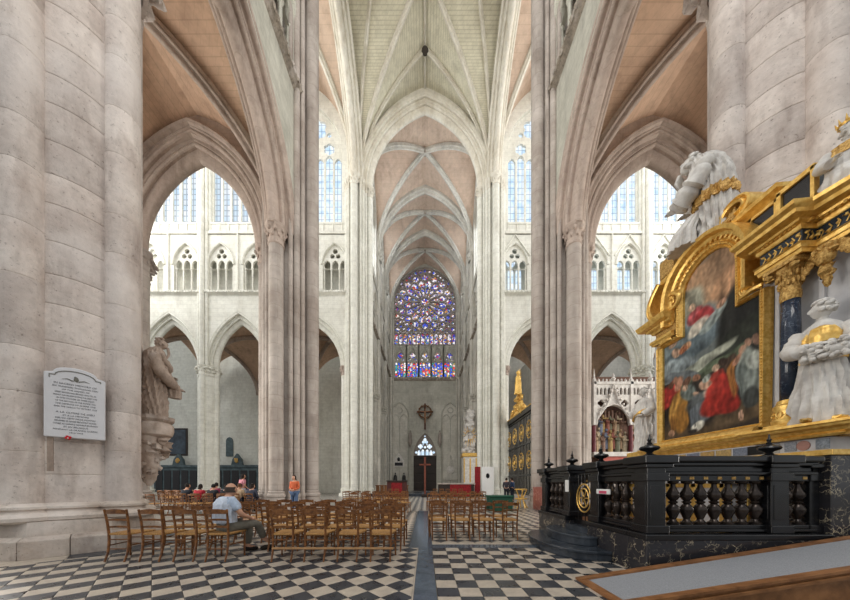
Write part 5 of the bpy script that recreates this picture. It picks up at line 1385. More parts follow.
# far-end saint
s2 = statue('saint_statue', (6.1, 7.55, 2.185), PI/2, 'grey white draped saint statue with a gilt sash at the far end of the altarpiece')
mb = MB(); robe(mb, [(0, 0, 0, .28, .24, .1), (0, 0, .35, .25, .22, .12), (.02, 0, .8, .24, .2, .1), (0, 0, 1.15, .25, .2, .06), (0, 0, 1.38, .22, .17, .05), (0, 0, 1.46, .12, .11, .02), (0, 0, 1.5, .06, .06, 0)], folds=7, seed=12, twist=1.5)
mb.tube([(0, .01, 1.44), (0, .02, 1.56)], [.06, .05], 12); R3 = head(mb, (0, .03, 1.64), 1.05, .5, -.15)
sleeve(mb, [(.2, 0, 1.36), (.3, .05, 1.15), (.2, .2, 1.05), (.05, .22, 1.1)], [.09, .1, .1, .07]); sleeve(mb, [(-.2, 0, 1.36), (-.3, .05, 1.12), (-.2, .2, .98)], [.09, .1, .09]); hand(mb, (-.18, .23, .97), (.8, .5, 0), (0, 0, 1), 1)
mb.build('figure', M['white'], s2, 50); mb = MB(); curls(mb, (0, .03, 1.64), 1.05, R3, 70, seed=5); mb.build('hair', M['white'], s2, 50)
mb = MB(); P = [(.28*math.cos(a)*1.0, .24*math.sin(a), 1.02-.12*math.cos(a)) for a in [2*PI*i/24 for i in range(25)]]; mb.tube(P, [.03+.015*math.sin(i) for i in range(25)], 6); mb.build('gilt_sash', M['gold'], s2, 50)
o = MB().box(5.85, 6.4, 7.25, 7.9, 1.97, 2.18).build('statue_pedestal', M['gold'], None, bevel=.02); o.parent = alt; o.matrix_parent_inverse = MI
# kneeling bishop on the attic
s3 = statue('kneeling_bishop_statue', (6.2, 5.72, 6.46), .5, 'white stooping bishop statue in a gold fringed cope on the attic ledge')
mb = MB(); robe(mb, [(0, 0, 0, .36, .3, .09), (.0, .02, .35, .3, .28, .1), (-.02, .05, .75, .27, .27, .08), (-.02, .07, 1.1, .28, .27, .06), (-.05, .14, 1.4, .29, .24, .05), (-.08, .2, 1.58, .2, .18, .03), (-.1, .26, 1.66, .09, .09, 0)], folds=9, seed=21)
R3 = head(mb, (-.14, .36, 1.66), 1.25, .5, -.6); mb.tube([(-.08, .22, 1.55), (-.12, .32, 1.6)], [.09, .07], 10)
sleeve(mb, [(.24, .1, 1.35), (.3, .3, 1.1), (.2, .48, .95)], [.14, .17, .15], amp=.16); sleeve(mb, [(-.26, .1, 1.38), (-.33, .22, 1.1), (-.3, .4, .92), (-.24, .52, .86)], [.14, .17, .18, .15], amp=.14)
hand(mb, (-.22, .55, .88), (.1, .8, .3), (0, -1, .6), 1.2); hand(mb, (.18, .5, .95), (-.5, .7, -.1), (0, 0, 1), 1.1)
robe(mb, [(-.25, .45, .0, .2, .22, .1), (-.24, .42, .3, .16, .18, .08), (-.2, .3, .55, .1, .12, .05)], folds=6, seed=5)
mb.build('figure', M['white'], s3, 50); mb = MB(); curls(mb, (-.14, .36, 1.66), 1.25, R3, 60, seed=9, long=.3)
for k in range(7): a = -1.2+k*.4; mb.tube([(-.14+.07*math.sin(a), .5, 1.54), (-.15+.1*math.sin(a), .54, 1.4), (-.14+.05*math.sin(a), .5, 1.28)], [.03, .028, .006], 6)
mb.build('hair_and_beard', M['white'], s3, 50)
mb = MB(); robe(mb, [(-.02, .05, .66, .315, .31, .08), (-.02, .06, .76, .31, .30, .08), (-.02, .06, .86, .30, .295, .08)], folds=9, seed=21); mb.tube([(.2, .28, 1.45), (.14, .34, 1.2), (.16, .36, .9)], .035, 6); mb.tube([(-.26, .3, 1.4), (-.2, .36, 1.15), (-.14, .36, .9)], .035, 6)
mb.build('gilt_fringe', M['golddull'], s3, 50)
B3 = MB(); B3.box(5.98, 6.4, 6.55, 6.95, 6.46, 6.9); o = B3.build('lion_block', M['golddull'], None, bevel=.03); o.parent = alt; o.matrix_parent_inverse = MI
# seated king at the right end of the attic
s4 = statue('crowned_statue', (6.2, 3.98, 5.455), PI/2+.7, 'white seated statue with a gilded spiked crown above the entablature')
mb = MB(); robe(mb, [(0, .12, 0, .3, .34, .09), (0, .12, .3, .28, .34, .1), (0, .06, .5, .27, .3, .08), (0, 0, .62, .24, .2, .05), (0, 0, .9, .23, .16, .05), (0, 0, 1.08, .2, .14, .03), (0, .01, 1.16, .07, .07, 0)], folds=7, seed=31)
R3 = head(mb, (0, .06, 1.32), 1.08, .3, -.25); mb.tube([(0, .01, 1.1), (0, .04, 1.24)], [.06, .055], 10)
sleeve(mb, [(.2, 0, 1.02), (.28, .08, .8), (.2, .26, .68)], [.09, .1, .08]); sleeve(mb, [(-.2, 0, 1.02), (-.29, .1, .78), (-.16, .28, .66)], [.09, .1, .08]); hand(mb, (.18, .3, .67), (-.3, 1, 0), (0, 0, 1)); hand(mb, (-.14, .32, .65), (.3, 1, 0), (0, 0, 1))
mb.build('figure', M['white'], s4, 50)
mb = MB(); curls(mb, (0, .06, 1.32), 1.08, R3, 50, seed=11, long=.4)
for k in range(5): a = -.8+k*.4; mb.tube([(.06*math.sin(a)-.03, .15, 1.25), (.08*math.sin(a)-.04, .17, 1.12)], [.03, .008], 6)
mb.build('hair_and_beard', M['white'], s4, 50)
mb = MB(); c = Vector((0, .045, 1.41)); mb.lathe([(.105, 0), (.115, .05), (.11, .05), (.1, 0)], 20, c, cap=False)
for k in range(10): a = 2*PI*k/10; mb.tube([c+Vector((.11*math.cos(a), .11*math.sin(a), .04)), c+Vector((.14*math.cos(a), .14*math.sin(a), .15))], [.022, .002], 5)
mb.build('crown', M['gold'], s4, 40)
mb = MB(); robe(mb, [(0, .0, .86, .245, .18, .04), (0, .0, 1.06, .215, .15, .03)], folds=7, seed=31, sub=3); mb.build('gilt_collar', M['golddull'], s4, 50); mb = MB(); robe(mb, [(0, .12, .0, .31, .35, .09), (0, .12, .07, .31, .35, .09)], folds=7, seed=31, sub=1); mb.build('gilt_border', M['golddull'], s4, 50)

# ---------------------------------------------------------------- plaque on the left pier
e = Vector((-6.32+6.80, 5.38-4.85, 0)); e.normalize(); nrm = Vector((e.y, -e.x, 0))
plc = Vector((-6.56, 5.115, 2.146))+nrm*.02
M['plaque'] = plain('pale_marble_plaque', srgb(214, 214, 218), .45, var=.08, scale=3, bump=.03)
PM = Matrix(((e.x, 0, nrm.x, plc.x), (e.y, 0, nrm.y, plc.y), (0, 1, 0, plc.z), (0, 0, 0, 1)))   # local x right, y up, z out
pq = bpy.data.objects.new('memorial_plaque', None); COL.objects.link(pq); pq.matrix_world = PM; tag(pq, 'white marble memorial plaque with an arched top and lines of small lettering', 'plaque')
W2, H2 = .357, 1.26
outl = [(-W2, 0), (W2, 0), (W2, H2-.1)]+[(W2*.72*math.cos(PI*i/12), H2-.1+.03+.12*math.sin(PI*i/12)) for i in range(0, 13)]+[(-W2, H2-.1)]
mb = MB(); n = len(outl); mb.add([(x, y, -.10) for x, y in outl]+[(x, y, .0) for x, y in outl], [(i, (i+1) % n, n+(i+1) % n, n+i) for i in range(n)]+[tuple(range(n)), tuple(range(n, 2*n))])
mb.build('slab', M['plaque'], pq, bevel=.012)
mb = MB(); P = [(-W2+.06, H2-.19, .004), (-W2+.06, H2-.13, .004), (-W2*.66, H2-.13, .004)]+[(-W2*.66*math.cos(PI*i/12), H2-.13+.11*math.sin(PI*i/12), .004) for i in range(1, 12)]+[(W2*.66, H2-.13, .004), (W2-.06, H2-.13, .004), (W2-.06, H2-.16, .004)]
mb.tube(P, .008, 4); mb.build('engraved_border', M['dark'], pq)
mb = MB(); mb.blob((0, H2-.17, .004), (.03, .045, .006), 3, .5, 10, 6)
for s in (-1, 1): mb.tube([(s*.03, H2-.2, .004), (s*.1, H2-.17, .004), (s*.16, H2-.19, .004)], [.01, .008, .003], 4)
mb.build('engraved_emblem', M['dark'], pq, 40)
LINES = ['IN SACRED MEMORY OF', 'SIX HUNDRED THOUSAND MEN', 'OF THE ARMIES OF', 'GREAT BRITAIN AND IRELAND WHO FELL IN', 'FRANCE AND BELGIUM DURING THE GREAT WAR', 'IN THIS DIOCESE LIE THEIR DEAD', 'OF THE BATTLES OF THE SOMME 1916', 'THE DEFENCE OF AMIENS 1918', 'AND THE MARCH TO VICTORY 1918', '', 'A LA GLOIRE DE DIEU', 'ET A LA MEMOIRE', 'DES SIX CENT MILLE HOMMES', 'DES ARMEES DE GRANDE BRETAGNE ET IRLANDE', 'TOMBES AU CHAMP D HONNEUR EN FRANCE', 'ET EN BELGIQUE', 'PENDANT LA GRANDE GUERRE', '1914 1918']
M['ink'] = plain('engraved_lettering', srgb(96, 96, 100), .8, bump=0)
for i, L in enumerate(LINES):
    if L: text_obj(L, .038 if i not in (0, 10) else .046, Matrix.Translation((0, H2-.285-i*.0525, .002)) @ Matrix.Scale(min(1, .62/(len(L)*.027)), 4, (1, 0, 0)), 'ink', pq, None, 'inscription_line', .001)
o = bpy.data.objects.new('paper_poppy', None); COL.objects.link(o); o.matrix_world = PM @ Matrix.Translation((-.09, .0, .012)); tag(o, 'small red paper poppy tucked on the plaque bottom edge', 'flower')
mb = MB()
for k in range(4): a = k*PI/2+.4; mb.blob((.02*math.cos(a), .02*math.sin(a), .01), (.022, .022, .006), k, .2, 8, 5)
mb.build('petals', plain('poppy_red', srgb(214, 24, 40), .6), o, 40); MB().blob((0, -.01, .018), (.01, .01, .006), 1, 0, 8, 5).build('centre', M['paper'], o, 40)
# wooden strip under the plaque
mb = MB(); mb.M = PM; mb.box(-.33, -.26, -.62, -.005, -.12, -.06); o = mb.build('conduit_strip', M['statue']); tag(o, 'narrow grey conduit strip on the pier below the plaque', 'conduit')

# ---------------------------------------------------------------- statue on the bracket of the left pier
bx, by = -6.93, 6.98
br = empty('statue_bracket', (bx, by, 3.0), 0, 'carved tapering stone bracket on the plaque pier carrying a prophet statue', 'bracket')
mb = MB(); mb.lathe([(.36, -.12), (.4, -.08), (.4, 0), (.02, 0)], 8, (0, 0, 0), rot=PI/8); mb.build('abacus', M['statue'], br)
mb = MB(); mb.lathe([(.24, -.52), (.34, -.46), (.37, -.34), (.36, -.2), (.3, -.14), (.34, -.12)], 20, (0, 0, 0)); mb.build('bell', M['statue'], br, 40)
mb = MB()
for i in range(14): mb.blob((.2*math.cos(i*2.4)*(1-i*.03), .2*math.sin(i*2.4), -.6-i*.032), (.12, .12, .1), i, .5, 8, 6)
mb.lathe([(.05, -1.75), (.13, -1.6), (.18, -1.2), (.24, -.9), (.26, -.5)], 14, (-.08, -.06, 0)); mb.build('carved_corbel', M['statue'], br, 50)
mb = MB()
for i in range(8): mb.blob((-.08+.16*math.cos(i*2.4), -.06+.16*math.sin(i*2.4), -1.1-.06*i), (.09, .09, .08), i+20, .5, 8, 6)
mb.build('corbel_mask', M['statue'], br, 50)
s5 = statue('prophet_statue', (bx, by, 3.0), -PI/2+.75, 'weathered stone prophet statue with bowed head standing on the pier bracket')
mb = MB(); robe(mb, [(0, 0, 0, .27, .25, .07), (0, 0, .5, .26, .25, .09), (.0, .02, 1.0, .28, .26, .09), (0, .0, 1.35, .31, .25, .07), (0, 0, 1.6, .27, .22, .05), (0, .03, 1.74, .15, .15, .03), (0, .05, 1.8, .08, .08, 0)], folds=7, seed=41, twist=1.8)
R3 = head(mb, (0, .12, 1.92), 1.12, .1, -.35); mb.tube([(0, .04, 1.74), (0, .09, 1.86)], [.08, .07], 10)
sleeve(mb, [(.27, 0, 1.5), (.36, .08, 1.15), (.26, .3, .9), (.1, .42, .8)], [.12, .13, .12, .08]); sleeve(mb, [(-.27, 0, 1.5), (-.34, .1, 1.15), (-.2, .3, 1.1)], [.12, .12, .09])
hand(mb, (.08, .44, .8), (-.4, 1, -.05), (0, 0, 1), 1.1); hand(mb, (-.17, .33, 1.1), (.7, .5, .2), (0, .3, 1), 1.1)
robe(mb, [(.05, .38, .55, .1, .12, .1), (.06, .38, .72, .13, .14, .1), (.08, .36, .84, .08, .1, .05)], folds=5, seed=4)
mb.build('figure', M['statue'], s5, 50)
mb = MB(); curls(mb, (0, .12, 1.92), 1.12, R3, 70, seed=14, long=.5)
for k in range(6): a = -1+k*.4; mb.tube([(.06*math.sin(a), .24, 1.84), (.08*math.sin(a), .26, 1.7), (.03*math.sin(a), .22, 1.56)], [.03, .03, .006], 6)
mb.build('hair_and_beard', M['statue'], s5, 50)
mb = MB(); sw = [(.28, .1, 1.55), (.05, .28, 1.35), (-.22, .22, 1.1), (-.3, .0, .9)]; sleeve(mb, sw, [.06, .07, .07, .06], 5, .2); sleeve(mb, [(.3, .05, 1.3), (.1, .27, 1.0), (-.16, .27, .7), (-.25, .1, .45)], [.05, .05, .05, .03], 5, .2); mb.build('mantle_folds', M['statue'], s5, 50)

s1.scale = (1.02, 1.02, .96); s3.scale = (1.16, 1.16, 1.13); s4.scale = (.86, .86, .75)
# ---------------------------------------------------------------- people
def skin_geo(nodes, edges, sub=2):
    me = bpy.data.meshes.new('tmp'); keys = list(nodes); ix = {k: i for i, k in enumerate(keys)}
    me.from_pydata([nodes[k][0] for k in keys], [(ix[a], ix[b]) for a, b in edges], [])
    ob = bpy.data.objects.new('tmp', me); COL.objects.link(ob)
    sk = ob.modifiers.new('skin', 'SKIN'); sk.use_smooth_shade = True
    for i, k in enumerate(keys):
        r = nodes[k][1]; me.skin_vertices[0].data[i].radius = r if isinstance(r, tuple) else (r, r)
        me.skin_vertices[0].data[i].use_root = (i == 0)
    sb = ob.modifiers.new('sub', 'SUBSURF'); sb.levels = sub; sb.render_levels = sub
    bpy.context.view_layer.update()
    ev = ob.evaluated_get(bpy.context.evaluated_depsgraph_get()); m2 = ev.to_mesh()
    vs = [tuple(v.co) for v in m2.vertices]; fs = [tuple(p.vertices) for p in m2.polygons]
    ev.to_mesh_clear(); bpy.data.objects.remove(ob); bpy.data.meshes.remove(me)
    return vs, fs
CM = {}
def cloth(r, g, b):
    k = (r, g, b)
    if k not in CM: CM[k] = plain('cloth_%d_%d_%d' % k, srgb(r, g, b), .9, scale=25, bump=.25, var=.22)
    return CM[k]
M['skin'] = plain('skin', srgb(206, 158, 132), .55, var=.12)
JS = dict(pel=(0, 0, .95), spine=(0, 0, 1.14), chest=(0, 0, 1.32), neck=(0, 0, 1.46), head=(0, .015, 1.56),
          hl=(-.09, 0, .90), hr=(.09, 0, .90), kl=(-.1, .02, .5), kr=(.1, .02, .5), al=(-.1, -.02, .09), ar=(.1, -.02, .09), tl=(-.11, .14, .035), tr=(.11, .14, .035),
          sl=(-.17, 0, 1.40), sr=(.17, 0, 1.40), el=(-.22, -.01, 1.13), er=(.22, -.01, 1.13), wl=(-.17, .18, .98), wr=(.17, .18, .98))
JT = dict(JS, pel=(0, .02, .55), spine=(0, .0, .72), chest=(0, .0, .92), neck=(0, .02, 1.07), head=(0, .04, 1.16), hl=(-.09, .05, .54), hr=(.09, .05, .54), kl=(-.12, .45, .52), kr=(.12, .45, .52), al=(-.12, .42, .09), ar=(.12, .42, .09), tl=(-.13, .57, .035), tr=(.13, .57, .035),
          sl=(-.18, 0, 1.0), sr=(.18, 0, 1.0), el=(-.24, .04, .74), er=(.24, .04, .74), wl=(-.14, .3, .62), wr=(.14, .3, .62))
def person(loc, rz, J, shirt, legs, hair, label, group=None, skirt=False, long_sleeve=True, hairlen=0, bald=False, s=1.0, yaw=0, shoes=(40, 34, 30), pitch=0, detail=1):
    root = empty('person', loc, rz, label, 'person', group); root.scale = (s, s, s)
    N = {'pel': (J['pel'], .13), 'spine': (J['spine'], .12), 'chest': (J['chest'], .13), 'neck': (J['neck'], .055), 'head': (J['head'], .05)}
    E = [('pel', 'spine'), ('spine', 'chest'), ('chest', 'neck'), ('neck', 'head')]
    for q in 'lr':
        N['s'+q] = (J['s'+q], .062); N['e'+q] = (J['e'+q], .045); N['w'+q] = (J['w'+q], .03); E += [('chest', 's'+q), ('s'+q, 'e'+q), ('e'+q, 'w'+q)]
        N['h'+q] = (J['h'+q], .09); N['k'+q] = (J['k'+q], .062); N['a'+q] = (J['a'+q], .042); N['t'+q] = (J['t'+q], .035); E += [('pel', 'h'+q), ('h'+q, 'k'+q), ('k'+q, 'a'+q), ('a'+q, 't'+q)]
    mb = MB(); mb.add(*skin_geo(N, E, detail)); hc = Vector(J['head'])+Vector((0, .02, .045))
    R3 = head(mb, hc, 1.0, yaw, pitch, nu=18, nv=14)
    for q in 'lr':
        w = Vector(J['w'+q]); d = (w-Vector(J['e'+q])).normalized(); hand(mb, w+d*.01, d, (0, 0, 1) if abs(d.z) < .8 else (0, 1, 0), .95)
    mb.build('body', M['skin'], root, True)
    N2 = {'chest': (J['chest'], .155), 'spine': (J['spine'], .15), 'pel': (J['pel'], .155), 'nk': (Vector(J['neck'])*.6+Vector(J['chest'])*.4, .09)}; E2 = [('chest', 'spine'), ('spine', 'pel'), ('chest', 'nk')]
    for q in 'lr':
        N2['s'+q] = (J['s'+q], .08); N2['e'+q] = (J['e'+q] if long_sleeve else tuple(Vector(J['s'+q]).lerp(Vector(J['e'+q]), .75)), .062 if long_sleeve else .075); E2 += [('chest', 's'+q), ('s'+q, 'e'+q)]
        if long_sleeve: N2['w'+q] = (tuple(Vector(J['e'+q]).lerp(Vector(J['w'+q]), .9)), .042); E2.append(('e'+q, 'w'+q))
    mb = MB(); mb.add(*skin_geo(N2, E2, detail)); mb.build('shirt', cloth(*shirt), root, True)
    if skirt:
        mb = MB(); z = J['pel'][2]; robe(mb, [(0, 0, z-.5, .2, .19, .05), (0, 0, z-.2, .18, .17, .04), (0, 0, z+.05, .155, .15, .01)], n=40, folds=7, seed=3); mb.build('skirt', cloth(*legs), root, 50)
    else:
        N3 = {'pel': (J['pel'], .15)}; E3 = []
        for q in 'lr':
            N3['h'+q] = (J['h'+q], .105); N3['k'+q] = (J['k'+q], .078); N3['a'+q] = (tuple(Vector(J['k'+q]).lerp(Vector(J['a'+q]), .93)), .065); E3 += [('pel', 'h'+q), ('h'+q, 'k'+q), ('k'+q, 'a'+q)]
        mb = MB(); mb.add(*skin_geo(N3, E3, detail)); mb.build('trousers', cloth(*legs), root, True)
    for q in 'lr':
        a = Vector(J['a'+q]); t = Vector(J['t'+q]); d = (t-a); d.z = 0; d.normalize()
        mb = MB(); mb.tube([(a.x-d.x*.06, a.y-d.y*.06, .045), (a.x, a.y, .055), (a.x+d.x*.1, a.y+d.y*.1, .045), (a.x+d.x*.19, a.y+d.y*.19, .028)], [.035, .047, .043, .025], 8); mb.build('shoe', cloth(*shoes), root, True)
    mb = MB(); rr = random.Random(int(abs(loc[0]*100))); c = hc
    # hair as a cap shell, open over the face
    vs = []; nu_, nv_ = 20, 10
    for j in range(nv_+1):
        th = (.62+hairlen*.12)*PI*j/nv_
        for i in range(nu_):
            ph = 2*PI*i/nu_; d = Vector((math.sin(th)*math.sin(ph), math.sin(th)*math.cos(ph), math.cos(th)))
            lim = 1.0
            if d.y > .3 and d.z < .5: d = Vector((d.x, .3+.0*d.y, max(d.z, .5))).normalized()
            k = (1.05 if bald else 1.09)+.03*noise.noise(d*5+Vector((loc[0], 0, 0)))
            p = Vector((d.x*.08, d.y*.1, d.z*.122))*k; vs.append(c+R3 @ p)
    fs = [(j*nu_+i, (j+1)*nu_+i, (j+1)*nu_+(i+1) % nu_, j*nu_+(i+1) % nu_) for j in range(nv_) for i in range(nu_)]
    if bald:
        keep = [f for f in fs if all((R3.inverted() @ (vs[i]-c)).z < .07 for i in f)]; fs = keep
    mb.add(vs, fs)
    if hairlen > 0: mb.blob(c+R3 @ Vector((0, -.06, -.1)), (.08, .05, .13), 2, .1, 12, 8)
    mb.build('hair', cloth(*hair), root, True)
    return root
# the seated man in the front row
JM = dict(JT); 
man = person((-3.5, 4.80, 0), -.5, dict(JT, kr=(.16, .44, .56), ar=(.08, .62, .22), tr=(.1, .74, .14), kl=(-.12, .45, .52), er=(.27, .10, .76), wr=(.16, .33, .66), el=(-.26, .0, .76), head=(0, .05, 1.14), neck=(0, .02, 1.05)), (186, 202, 224), (112, 108, 98), (74, 64, 58),
             'man in a pale blue shirt and shoulder sweater seated on a front row chair', None, False, False, 0, True, 1.0, .15, detail=2)
mb = MB(); robe(mb, [(0, -.02, .62, .2, .17, .04), (0, -.03, .8, .21, .175, .05), (0, -.02, .95, .225, .165, .05), (0, 0, 1.03, .19, .13, .03), (0, .02, 1.07, .1, .09, .01)], folds=5, seed=6, n=64); mb.build('draped_sweater', cloth(206, 216, 232), man, 50)
mb = MB(); sleeve(mb, [(-.1, .12, 1.03), (-.02, .19, .92), (.02, .2, .75)], [.045, .05, .035]); mb.build('sweater_sleeve', cloth(206, 216, 232), man, 50)
person((-9.9, 14.75, 0), -.5, JS, (222, 150, 164), (196, 204, 222), (44, 36, 34), 'standing person in a pink top and pale skirt by the nave arch', None, True, False, .5, s=1.06, yaw=-.3)
person((-5.9, 12.3, 0), PI-.2, dict(JS, wl=(-.05, .2, 1.05), wr=(.05, .2, 1.08)), (206, 104, 66), (84, 104, 136), (40, 30, 28), 'standing person in an orange jacket before the crossing pier shafts', hairlen=.6, s=.98)
rp = random.Random(9)
PC = [((40, 44, 54), (30, 26, 24)), ((180, 44, 60), (40, 34, 30)), ((46, 48, 56), (24, 22, 22)), ((30, 32, 40), (20, 18, 18)), ((196, 170, 140), (90, 60, 40)), ((60, 64, 80), (40, 30, 26)), ((150, 60, 90), (30, 24, 22)), ((40, 60, 90), (28, 24, 24)), ((200, 190, 180), (60, 44, 34)), ((50, 70, 110), (36, 30, 28))]
nm = ['dark coat', 'red top', 'charcoal jacket', 'black sweater', 'beige top', 'slate coat', 'plum top', 'navy jacket', 'cream top', 'blue jacket']
for i, (c1, c2) in enumerate(PC):
    x = (-11.0+i*.6) if i < 6 else (-11.0+(i-6)*.6+.6); y = (12.35 if i < 6 else 13.3)+.2
    person((x, y, 0), rp.uniform(-.06, .06), JT, c1, (50, 50, 60), c2, 'small seated visitor in a %s in the group near the nave arch' % nm[i], 'seated visitors near the nave arch', hairlen=.5*(i % 2), s=1.0+.03*rp.uniform(-1, 1), yaw=rp.uniform(-.6, .6), detail=1)
person((6.3, 19.6, 0), .8, JS, (40, 62, 96), (36, 40, 52), (40, 32, 28), 'distant visitor in a dark blue coat by the gilded choir grille')
person((5.75, 19.2, 0), -.4, JS, (66, 62, 70), (40, 42, 50), (56, 44, 36), 'distant visitor in a grey coat standing by the choir grille')
# ---------------------------------------------------------------- choir enclosure with painted reliefs
M['lace'] = plain('white_tracery_stone', srgb(226, 222, 216), .7, c2=srgb(196, 190, 184), scale=4)
sc_root = empty('choir_screen', (11.8, 14.6, 0), 0, 'white gothic choir screen with painted relief figures under pierced gables', 'screen')
SI = Matrix.Translation((-11.8, -14.6, 0))
def S_(mb, name, mat, sm=None): o = mb.build(name, M[mat] if isinstance(mat, str) else mat, None, sm); o.parent = sc_root; o.matrix_parent_inverse = SI; return o
red = plain('painted_red_dado', srgb(196, 112, 100), .8, c2=srgb(170, 84, 76), scale=3)
S_(MB().box(8.9, 15.0, 14.75, 15.0, 0, 7.1), 'back_wall', plain('relief_back_stone', srgb(120, 92, 80), .9))  # plain red-brown back behind the relief figures
S_(MB().box(8.9, 15.0, 14.45, 14.8, 0, 1.9), 'dado', 'cross'); S_(MB().box(9.2, 14.8, 14.40, 14.45, 1.9, 2.75), 'painted_dado', red); S_(MB().box(8.9, 15.0, 14.3, 14.75, 2.75, 2.98), 'relief_ledge', 'lace')
bays = [(8.95+i*1.95, 8.95+(i+1)*1.95) for i in range(3)]
for i, (x0, x1) in enumerate(bays):
    xc = (x0+x1)/2; hw = (x1-x0)/2-.1
    mb = MB(); outer = [(x0, 4.5), (x0, 6.55), (x1, 6.55), (x1, 4.5)]
    hole = [(xc-hw, 4.5)]
    outer = [(x0, 4.5)]+[(xc-hw, 4.5)]+[(xc+x, 4.5+z) for x, z in arch_pts(hw, .95, 8)]+[(xc+hw, 4.5), (x1, 4.5), (x1, 6.55), (x0, 6.55)]
    hs = [foil(xc+s*.62, 5.55, .2, 4, 4) for s in (-1, 1)]+[lancet(x0+.14+k*.21, .07, 6.0, 6.25, .14, 3) for k in range(9) if abs(x0+.14+k*.21-xc) > .12]
    add_plate(mb, outer, hs, .14, 14.42); S_(mb, 'pierced_gable', 'lace')
    mb = MB(); P = [(xc-hw-.05, 14.32, 4.4)]+[(xc+x, 14.32, 4.5+z) for x, z in arch_pts(hw, 1.0, 8)]+[(xc+hw+.05, 14.32, 4.4)]; mb.tube(P, .05, 6)
    for s in (-1, 1): mb.tube([(xc+s*hw, 14.3, 4.7), (xc+s*.3, 14.3, 5.5), (xc, 14.3, 6.5)], .045, 6)
    for k in range(1, 7):
        for s in (-1, 1): t = k/7; mb.blob((xc+s*hw*(1-t), 14.28, 4.75+1.7*t), .07, k, .5, 6, 4)
    mb.lathe([(.0, 0), (.06, .05), (.04, .2), (.1, .26), (.13, .34), (.05, .42), (.07, .5), (0, .68)], 8, (xc, 14.35, 6.5)); S_(mb, 'ogee_moulding', 'lace', 40)
    mb = MB(); mb.box(x0-.07, x0+.07, 14.3, 14.5, 4.4, 6.7); mb.lathe([(.1, 0), (.1, .1), (.06, .2), (.0, .75)], 6, (x0, 14.4, 6.7)); S_(mb, 'pinnacle', 'lace')
    mb = MB(); mb.tube([(x0, 14.42, 2.98), (x0, 14.42, 4.4)], .09, 8); S_(mb, 'column', plain('painted_purple_shaft', srgb(110, 50, 58), .6), 40)
    # relief figures
    rr = random.Random(i+3); pal = [srgb(178, 148, 118), srgb(150, 92, 78), srgb(110, 118, 138), srgb(196, 180, 152), srgb(126, 126, 104), srgb(184, 154, 100), srgb(142, 112, 96)]
    for k in range(17):
        fx = xc-hw+.1+(k % 9)*(2*hw-.2)/8+(.09 if k > 8 else 0); row = k % 2+(1 if k > 8 else 0); z0 = 2.98+row*.18+(.75 if k > 8 else 0); hgt = 1.02+.14*rr.random()
        mb = MB(); robe(mb, [(fx, 14.58+row*.07, z0, .13, .1, .08), (fx, 14.58+row*.07, z0+hgt*.5, .12, .09, .08), (fx, 14.58+row*.07, z0+hgt*.8, .13, .09, .03), (fx, 14.58+row*.07, z0+hgt*.87, .05, .05, 0)], n=24, folds=5, seed=k, sub=3)
        head(mb, (fx, 14.56+row*.07, z0+hgt*.97), .85, PI+rr.uniform(-.6, .6), -.1, nu=10, nv=8); sleeve(mb, [(fx-.12, 14.55, z0+hgt*.78), (fx-.15, 14.47, z0+hgt*.6), (fx+rr.uniform(-.05, .1), 14.42, z0+hgt*.6)], [.045, .045, .03], sub=2, n=7)
        S_(mb, 'relief_figure', plain('relief_paint_%d_%d' % (i, k), pal[(k*3+i) % 7], .75, var=.4, scale=12), 50)
    mb = MB()
    for k in range(10): mb.box(x0+.06+k*.19, x0+.15+k*.19, 14.5, 14.75, 4.5+rr.random()*.15, 4.8+.2*math.sin(PI*(k+.5)/10)+rr.random()*.25)
    tag(S_(mb, 'carved_town_roofs', plain('relief_town_%d' % i, srgb(120, 92, 78), .8, var=.4)), kind='stuff')
mb = MB(); mb.box(8.9, 14.9, 14.3, 14.5, 6.55, 6.68)
for k in range(29): mb.blob((9.0+k*.2, 14.38, 6.75), (.06, .05, .09), k, .4, 6, 4)
S_(mb, 'crested_cornice', 'lace', 40)

